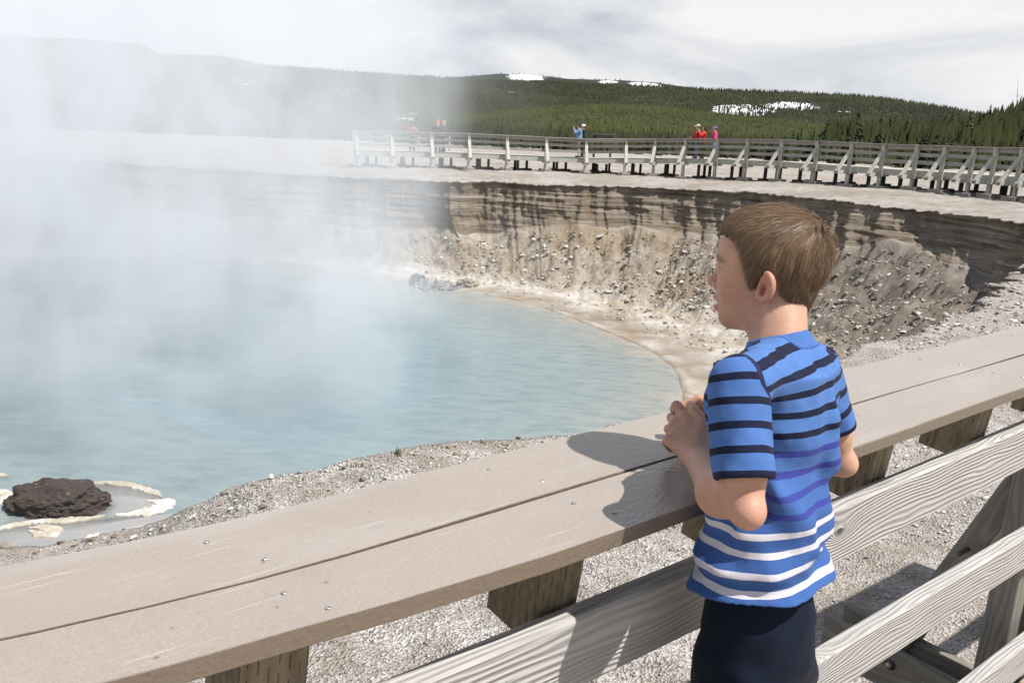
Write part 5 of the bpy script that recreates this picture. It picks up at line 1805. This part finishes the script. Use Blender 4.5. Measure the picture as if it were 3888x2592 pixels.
# a scrap of red lying beside it
rb = at_z(1718, 1050, -3.95)
Vr, Fr = [], []
for i_ in range(7):
    for j_ in range(4):
        x_, y_ = (i_ / 6 - 0.5) * 0.42, (j_ / 3 - 0.5) * 0.16
        Vr.append((x_, y_ + 0.03 * math.sin(i_), 0.02 + 0.025 * math.sin(i_ * 1.9 + j_) ** 2))
for i_ in range(6):
    for j_ in range(3):
        Fr.append((i_*4+j_, i_*4+j_+1, i_*4+j_+5, i_*4+j_+4))
sc = mesh_obj('cloth_scrap', Vr, Fr, plain('red_cloth', (0.42, 0.05, 0.06), 0.8, 0.2), None, True, (rb.x, rb.y, gz(rb.x, rb.y) + 0.02))
sm_ = sc.modifiers.new('thick', 'SOLIDIFY'); sm_.thickness = 0.012
tag(sc, 'small red scrap of cloth lying beside the grey boulder', 'cloth')

# ---- crusts of sinter on the water round the dark rock
N = Nodes('white_sinter_crust')
n1 = N.noise(N.pos(), 5, 5, 0.7); n2 = N.noise(N.pos(), 1.1, 3, 0.5)
c = N.mix(N.ramp(n1, [(0.3, 0.0), (0.6, 1.0)]), (0.36, 0.32, 0.255), (0.60, 0.59, 0.57))
c = N.mix(N.ramp(n2, [(0.42, 0.55), (0.55, 0.0)]), c, (0.32, 0.27, 0.18))
M_CRUST = N.fin(c, 0.85, N.bump(n1, 0.7, 0.03), 0.2)
N = Nodes('grey_shallow_pan')
n1 = N.noise(N.pos((1, 2.2, 1)), 1.2, 5, 0.6)
M_PAN = N.fin(N.mix(n1, (0.235, 0.238, 0.24), (0.30, 0.303, 0.305)), 0.22, N.bump(N.noise(N.pos((1, 2, 1)), 9, 3, 0.5), 0.15, 0.01), 0.5)
def crust(pxs, width, label, jag=0.8, h=0.026, z=WATER_Z + 0.012):
    pts = [at_z(x, y, z) for x, y in pxs]
    dense = []
    for a, b in zip(pts[:-1], pts[1:]):
        m = max(2, int((b - a).length / 0.05))
        dense += [a.lerp(b, k / m) for k in range(m)]
    dense.append(pts[-1])
    V, F = [], []
    n = len(dense)
    for i_, p in enumerate(dense):
        t = (dense[min(n-1, i_+1)] - dense[max(0, i_-1)]).normalized()
        s = Vector((t.y, -t.x, 0))
        w0 = 0.8 * width * (0.55 + 0.6 * abs(float(perlin(np.array([p.x * 1.4, p.y * 1.4, 3.0])))) + 0.25)
        e = min(1.0, 4 * i_ / n, 4 * (n - 1 - i_) / n) * 0.8 + 0.2
        a = w0 * e * (0.5 + jag * 0.5 * random.random())
        b = w0 * e * (0.5 + jag * 0.5 * random.random())
        hh = h * (0.6 + 0.6 * random.random())
        V += [p + s * a - UPV * 0.03, p + s * a * 0.85 + UPV * hh * 0.55, p + s * a * 0.2 + UPV * hh, p - s * b * 0.3 + UPV * hh * 0.9, p - s * b * 0.85 + UPV * hh * 0.5, p - s * b - UPV * 0.03]
    for i_ in range(n - 1):
        for k in range(5):
            F.append((i_*6+k, i_*6+k+1, i_*6+k+7, i_*6+k+6))
    F.append((0, 1, 2, 3, 4, 5)); F.append(tuple((n-1)*6 + k for k in (5, 4, 3, 2, 1, 0)))
    c0 = sum(dense, Vector()) / n
    o = mesh_obj('sinter_crust', [v - c0 for v in V], F, M_CRUST, None, False, c0)
    tag(o, label, 'mineral crust')
def pan(pxs, label, z=WATER_Z + 0.008):
    pts = [at_z(x, y, z) for x, y in pxs]
    m = len(pts)
    sm = []
    for i_ in range(m):
        p0, p1, p2, p3 = pts[i_-1], pts[i_], pts[(i_+1) % m], pts[(i_+2) % m]
        for k in range(6):
            t = k / 6
            sm.append(p1 * (2*t**3-3*t**2+1) + p2 * (-2*t**3+3*t**2) + (p2-p0) * 0.4 * (t**3-2*t**2+t) + (p3-p1) * 0.4 * (t**3-t**2))
    c0 = sum(sm, Vector()) / len(sm)
    V = [c0] + sm + [Vector((p.x, p.y, p.z - 0.06)) for p in sm]
    n = len(sm)
    F = [(0, 1 + k, 1 + (k + 1) % n) for k in range(n)] + [(1 + k, 1 + n + k, 1 + n + (k+1) % n, 1 + (k+1) % n) for k in range(n)]
    o = mesh_obj('sinter_pan', [v - c0 for v in V], F, M_PAN, None, True, c0)
    tag(o, label, 'mineral crust')
pan([(300, 1850), (420, 1838), (520, 1848), (585, 1868), (625, 1895), (600, 1925), (540, 1945), (460, 1955), (385, 1955), (360, 1900)], 'smooth grey sinter pan ringed by white crust right of the dark rock')
pan([(-150, 2025), (60, 1998), (220, 1985), (380, 1970), (540, 1955), (650, 1945), (600, 1985), (480, 2015), (300, 2045), (120, 2065), (-100, 2080)], 'smooth grey sinter pan between the dark rock and the near bank', WATER_Z + 0.004)
crust([(340, 1836), (400, 1830), (470, 1836), (540, 1852), (590, 1870), (618, 1888)], 0.17, 'cream coloured crust arc along the far edge of the grey pan')
crust([(560, 1900), (640, 1905), (615, 1925), (570, 1938), (500, 1950), (440, 1955)], 0.26, 'white scalloped crust at the tip of the grey pan', 1.0)
crust([(400, 1958), (330, 1968), (280, 1972), (200, 1976), (120, 1980), (60, 1992), (0, 2004), (-90, 2016)], 0.15, 'long thin white crust running along the foot of the dark rock')
crust([(340, 1872), (372, 1872), (368, 1890), (372, 1910), (382, 1925)], 0.22, 'short ragged white crust against the side of the dark rock', 1.0)
crust([(112, 2004), (160, 2000), (215, 2012), (195, 2028), (150, 2026), (110, 2015)], 0.20, 'white hooked crust near the bank below the dark rock', 1.0)
crust([(-60, 1800), (0, 1803), (32, 1809)], 0.12, 'thin cream crust in the water behind the dark rock')
crust([(-60, 1870), (-10, 1862), (22, 1868), (26, 1888), (5, 1905), (-40, 1915)], 0.16, 'yellowish crust ring beside the dark rock away from the bank')

# ---- grass
M_GRASS = plain('dull_green_grass', (0.115, 0.125, 0.055), 0.7, 0.2, 0.3, 20)
def tuft(x, y, z, n, h, label, group):
    p = at_z(x, y, z)
    g0 = gz(p.x, p.y)
    V, F = [], []
    for k in range(n):
        a = random.uniform(0, 6.283); r0 = random.uniform(0, 0.05)
        bx_, by_ = r0 * math.cos(a) * 1.8, r0 * math.sin(a)
        L = h * random.uniform(0.5, 1.1); ln = random.uniform(0.1, 0.6); d = random.uniform(0, 6.283)
        w = 0.004
        i_ = len(V)
        zg = gz(p.x + bx_, p.y + by_) - g0 - 0.012
        for s in range(4):
            t = s / 3
            cx, cy, cz = bx_ + ln * L * t * t * math.cos(d), by_ + ln * L * t * t * math.sin(d), zg + 0.01 + L * t * (1 - 0.25 * ln * t)
            ww = w * (1 - 0.85 * t)
            V += [(cx - ww * math.sin(d + 1.5), cy + ww * math.cos(d + 1.5), cz), (cx + ww * math.sin(d + 1.5), cy - ww * math.cos(d + 1.5), cz)]
        for s in range(3):
            F.append((i_+2*s, i_+2*s+1, i_+2*s+3, i_+2*s+2))
    o = mesh_obj('grass_tuft', V, F, M_GRASS, None, False, (p.x, p.y, g0))
    tag(o, label, 'grass', group)
for (x, y, n, h) in ((1509, 1742, 36, 0.075), (1345, 1772, 26, 0.06), (1302, 1778, 20, 0.06), (1160, 1806, 18, 0.055)):
    tuft(x, y, -1.02, n, h, 'sparse green grass tuft on the lip of the near bank', 'grass tufts on the bank')

# ------------------------------------------------------------------ visitors on the far boardwalk
def person(px_, off, height, face, clothes, pose, label, bend=0.0):
    """px_: photo column used to find the place along the walk; off: metres back from the railing"""
    i0 = max(k for k in range(n_p - 1) if FX[k] <= px_)
    t = (px_ - FX[i0]) / (FX[i0+1] - FX[i0])
    p = posts[i0].lerp(posts[i0+1], t)
    o = (outw[i0] * (1 - t) + outw[i0+1] * t).normalized()
    base = Vector((p.x, p.y, p.z - DECKH)) - o * off
    root = empty('person', base, face)
    s = height / 1.70
    root.scale = (s, s, s)
    tag(root, label, 'person')
    jac, tro, hat, skin_c = clothes
    def pt(x, y, z):
        """bend the upper body forward about the hips"""
        if z > 0.95 and bend:
            c, s_ = math.cos(bend), math.sin(bend)
            dz, dy = z - 0.95, y
            return A(x, dy * c + dz * s_, 0.95 + dz * c - dy * s_)
        return A(x, y, z)
    sh = [pt(-0.185, 0, 1.40), pt(0.185, 0, 1.40)]
    if pose == 'photo':
        el = [pt(-0.27, 0.20, 1.24), pt(0.27, 0.20, 1.24)]; wr = [pt(-0.085, 0.30, 1.47), pt(0.085, 0.30, 1.47)]
    elif pose == 'lean':
        el = [pt(-0.29, 0.10, 1.16), pt(0.29, 0.10, 1.16)]; wr = [pt(-0.20, 0.30, 1.06), pt(0.20, 0.30, 1.06)]
    elif pose == 'face':
        el = [pt(-0.27, 0.06, 1.14), pt(0.27, 0.16, 1.22)]; wr = [pt(-0.20, 0.20, 1.02), pt(0.10, 0.24, 1.46)]
    else:
        el = [pt(-0.25, -0.02, 1.13), pt(0.25, -0.02, 1.13)]; wr = [pt(-0.24, 0.10, 0.90), pt(0.24, 0.10, 0.90)]
    body = Field()
    body.ell(pt(0, 0.02, 1.60), (0.075, 0.095, 0.115), 0.0).cap(pt(0, -0.01, 1.40), pt(0, 0.0, 1.52), 0.058, 0.055, 0.03).cap(pt(0, 0.105, 1.59), pt(0, 0.112, 1.575), 0.014, 0.016, 0.02)
    body.ell(pt(0, 0.055, 1.53), (0.05, 0.055, 0.045), 0.03)
    for e_, w_ in zip(el, wr):
        d = (w_ - e_) / np.linalg.norm(w_ - e_)
        body.cap(e_ * 0.4 + w_ * 0.6, w_, 0.036, 0.028, 0.01).cap(w_, w_ + d * 0.085, 0.032, 0.03, 0.02)
        side = np.cross(d, A(0, 1, 0.2)); side /= np.linalg.norm(side) + 1e-6
        for q in range(4): body.cap(w_ + d * 0.07 + side * (q - 1.5) * 0.017, w_ + d * 0.15 + side * (q - 1.5) * 0.016, 0.0105, 0.009, 0.004)
        body.cap(w_ + d * 0.03 + side * 0.03, w_ + d * 0.085 + side * 0.055, 0.012, 0.010, 0.006)
    body.cap(pt(0, 0, 1.0), pt(0, 0, 1.36), 0.11, 0.12, 0.05)
    def out(name, f, lo, hi, mat, vox=0.016):
        v_, f_ = surface_nets(f, lo, hi, vox, 0.06)
        return mesh_obj(name, relax(v_, f_, 1, 0.4), f_, mat, root, True)
    LO, HI = (-0.40, -0.30, 0.80), (0.40, 0.95, 1.80)
    out('body', body, LO, HI, plain('visitor_skin', skin_c, 0.6, 0.3, 0.08, 20), 0.0105)
    jk = Field()
    jk.cap(pt(0, 0, 0.93), pt(0, 0.0, 1.20), 0.165, 0.155, 0.0).cap(pt(-0.10, 0, 1.33), pt(0.10, 0, 1.33), 0.125, 0.125, 0.08)
    for s0, e_, w_ in zip(sh, el, wr): jk.cap(s0, e_, 0.085, 0.068, 0.05).cap(e_, e_ * 0.3 + w_ * 0.7, 0.066, 0.052, 0.03)
    jk.post(lambda P, d: d - 0.012 * perlin(P * 9))
    out('jacket', jk, LO, HI, plain('jacket', jac, 0.8, 0.2, 0.15, 8))
    tr = Field()
    tr.ell((0, -0.01, 0.90), (0.165, 0.125, 0.14), 0.0)
    short = isinstance(tro[0], tuple)
    col = tro[0] if short else tro
    for x in (-1, 1):
        tr.cap((x * 0.085, 0, 0.86), (x * 0.10, 0.01, 0.50), 0.098, 0.075, 0.05)
        if not short: tr.cap((x * 0.10, 0.01, 0.50), (x * 0.105, -0.02, 0.09), 0.075, 0.058, 0.03)
    out('trousers', tr, (-0.30, -0.22, 0.02), (0.30, 0.22, 1.08), plain('trouser_cloth', col, 0.85, 0.15, 0.15, 8))
    if short:
        lg = Field()
        for x in (-1, 1): lg.cap((x * 0.10, 0.01, 0.55), (x * 0.105, -0.02, 0.08), 0.055, 0.036, 0.0)
        out('legs', lg, (-0.22, -0.15, 0.02), (0.22, 0.15, 0.62), plain('visitor_leg_skin', skin_c, 0.6, 0.3, 0.08, 20))
    for x in (-1, 1):
        f = Field(); f.cap((x * 0.105, -0.06, 0.05), (x * 0.115, 0.13, 0.042), 0.05, 0.045, 0.0)
        f.post(lambda P, d: np.maximum(d, 0.004 - P[..., 2]))
        out('shoe', f, (x * 0.11 - 0.09, -0.16, -0.01), (x * 0.11 + 0.09, 0.22, 0.12), plain('visitor_shoe', (0.05, 0.045, 0.04), 0.7, 0.3))
    kind, hc = hat
    h = Field()
    if kind == 'cap':
        h.ell(pt(0, 0.0, 1.635), (0.092, 0.108, 0.098), 0.0)
        h.post(lambda P, d: np.maximum(d, pt(0, 0, 1.615)[2] - P[..., 2] + (P[..., 1] - pt(0, 0, 1.615)[1]) * -0.15))
        h.ell(pt(0, 0.135, 1.63), (0.075, 0.085, 0.014), 0.008)
    elif kind == 'beanie':
        h.ell(pt(0, 0.0, 1.635), (0.095, 0.112, 0.112), 0.0)
        h.post(lambda P, d: np.maximum(d, pt(0, 0, 1.60)[2] - P[..., 2]))
    else:
        h.ell(pt(0, -0.015, 1.625), (0.092, 0.108, 0.105), 0.0)
        h.ell(pt(0, -0.06, 1.52), (0.085, 0.06, 0.12 if kind == 'long' else 0.05), 0.04)
        h.ell(pt(0, 0.125, 1.56), (0.10, 0.07, 0.075), 0.01, None, True)
    out('hat' if kind in ('cap', 'beanie') else 'hair', h, (-0.3, -0.3, 1.0), (0.3, 0.95, 1.80), plain('headwear' if kind in ('cap', 'beanie') else 'visitor_hair', hc, 0.8, 0.2, 0.1, 20))
    if kind == 'cap':
        hr = Field(); hr.ell(pt(0, -0.02, 1.585), (0.084, 0.095, 0.07), 0.0).ell(pt(0, 0.12, 1.57), (0.10, 0.08, 0.09), 0.0, None, True)
        out('hair', hr, (-0.3, -0.3, 1.0), (0.3, 0.95, 1.80), plain('visitor_hair', (0.09, 0.06, 0.04), 0.8, 0.2, 0.1, 20))
    if pose == 'photo':
        c = (wr[0] + wr[1]) / 2 + A(0, 0.06, 0.06)
        w_ = root.matrix_basis @ Vector((float(c[0]), float(c[1]), float(c[2])))
        cm = empty('camera', w_, face); cm.scale = (s, s, s)
        tag(cm, 'black camera held up to the eye by the ' + ('man in the blue shirt' if jac[2] > jac[0] else 'woman in the red jacket'), 'camera')
        board('camera_body', (-0.062, 0, 0), (0.062, 0, 0), 0.05, 0.085, M_BLK, cm, up=(0, 0, 1), ch=0.008, nseg=1)
        disc('lens', 0.032, 0.06, M_BLK, cm, (0, 0.085, 0), '-Y', 14)
    return root
SK = (0.48, 0.29, 0.21)
LEFT, CAMW = math.radians(78), math.radians(180)
person(1572, 0.75, 1.60, CAMW, ((0.62, 0.20, 0.14), (0.045, 0.045, 0.05), ('short', (0.10, 0.07, 0.05)), SK), 'lean', 'person in a salmon jacket bent over the railing in the steam', 0.75)
person(1668, 0.55, 1.66, math.radians(170), ((0.03, 0.032, 0.036), (0.022, 0.026, 0.036), ('beanie', (0.52, 0.05, 0.035)), SK), 'face', 'person in a red knitted hat and black jacket at the far railing')
person(1692, 0.95, 1.64, math.radians(120), ((0.13, 0.03, 0.11), (0.025, 0.03, 0.045), ('long', (0.42, 0.28, 0.13)), SK), 'face', 'fair haired person in a purple jacket behind the red knitted hat')
person(2205, 0.75, 1.80, math.radians(84), ((0.17, 0.25, 0.42), ((0.24, 0.20, 0.12), 1), ('cap', (0.05, 0.05, 0.055)), SK), 'photo', 'man in a blue shirt and khaki shorts photographing from the far boardwalk')
person(2224, 1.35, 1.79, math.radians(100), ((0.03, 0.034, 0.045), (0.04, 0.042, 0.05), ('cap', (0.74, 0.74, 0.74)), SK), 'stand', 'person in a white cap and dark shirt behind the man in blue')
person(2622, 0.95, 1.78, LEFT, ((0.44, 0.045, 0.045), (0.14, 0.20, 0.34), ('cap', (0.56, 0.53, 0.46)), SK), 'lean', 'man in a beige cap, red jacket and jeans beside the photographer in red')
person(2652, 0.70, 1.64, math.radians(84), ((0.58, 0.05, 0.05), (0.09, 0.085, 0.035), ('long', (0.03, 0.022, 0.018)), SK), 'photo', 'dark haired woman in a bright red jacket taking a photograph')
person(2688, 0.75, 1.66, LEFT, ((0.62, 0.05, 0.22), (0.20, 0.28, 0.46), ('cap', (0.26, 0.12, 0.42)), SK), 'stand', 'person in a pink jacket and purple cap on the far boardwalk')

# ------------------------------------------------------------------ steam rising off the spring
def steam():
    x0, x1, y0, y1, z0, z1 = -34.0, 4.0, 11.0, 44.0, WATER_Z + 0.02, 12.0
    V = [(x, y, z) for z in (z0, z1) for y in (y0, y1) for x in (x0, x1)]
    F = [(0, 2, 3, 1), (4, 5, 7, 6), (0, 1, 5, 4), (2, 6, 7, 3), (0, 4, 6, 2), (1, 3, 7, 5)]
    m = bpy.data.materials.new('steam')
    m.use_nodes = True
    N = Nodes.__new__(Nodes)
    N.m, N.t, N.tc = m, m.node_tree, None
    N.t.nodes.clear()
    out = N.n('ShaderNodeOutputMaterial')
    pv = N.n('ShaderNodeVolumePrincipled')
    pv.inputs['Color'].default_value = (0.895, 0.93, 0.975, 1)
    pv.inputs['Anisotropy'].default_value = 0.0
    N.ln(pv.outputs[0], out.inputs['Volume'])
    P = N.pos()
    sp = N.n('ShaderNodeSeparateXYZ'); N.ln(P, sp.inputs[0])
    X, Y, Z = sp.outputs
    n1 = N.noise(N.pos((0.13, 0.13, 0.085)), 1.0, 2, 0.55, 0.5)
    n2 = N.noise(N.pos((0.30, 0.30, 0.19)), 1.0, 3, 0.6, 0.9)
    h = N.math('SUBTRACT', Z, WATER_Z)
    # how far inside the plume: it stands over the left of the pool and leans with the wind
    q = N.math('ADD', N.math('ADD', X, N.math('MULTIPLY', Y, 0.11)), N.math('MULTIPLY_ADD', n1, 13.0, -6.0))
    ins = N.ramp(N.math('MULTIPLY_ADD', q, -0.05, 0.5), [(0.44, 0.0), (0.52, 0.38), (0.76, 0.62), (1.0, 1.0)])
    wisp = N.ramp(n2, [(0.42, 0.03), (0.59, 1.0)])
    col = N.ramp(N.math('MULTIPLY', h, 0.05), [(0.0, 1.0), (0.25, 0.82), (0.6, 0.62), (0.82, 0.0)])
    d1 = N.math('MULTIPLY', N.math('MULTIPLY', ins, wisp), col)
    d1 = N.math('MULTIPLY', d1, 0.235)
    # a thin layer clinging to the hot water
    low = N.ramp(N.math('MULTIPLY', h, 0.25), [(0.0, 1.0), (0.35, 0.35), (1.0, 0.0)])
    lowx = N.ramp(N.math('MULTIPLY_ADD', N.math('ADD', X, N.math('MULTIPLY_ADD', n1, 8.0, -4.0)), -0.05, 0.5), [(0.40, 0.0), (0.75, 1.0)])
    d2 = N.math('MULTIPLY', N.math('MULTIPLY', low, lowx), N.math('MULTIPLY', wisp, 0.10))
    # fade at the walls of the box so that nothing is cut off
    fy = N.ramp(N.math('DIVIDE', N.math('SUBTRACT', Y, y0), y1 - y0), [(0.0, 0.0), (0.16, 1.0), (0.85, 1.0), (1.0, 0.0)])
    fx = N.ramp(N.math('DIVIDE', N.math('SUBTRACT', X, x0), x1 - x0), [(0.0, 0.0), (0.12, 1.0), (0.92, 1.0), (1.0, 0.0)])
    d = N.math('MULTIPLY', N.math('MULTIPLY', N.math('ADD', d1, d2), fy), fx)
    N.ln(d, pv.inputs['Density'])
    m.cycles.volume_step_rate = 0.5
    o = mesh_obj('steam', V, F, m)
    tag(o, 'white steam drifting up from the hot spring', 'steam', kind='stuff')
steam()
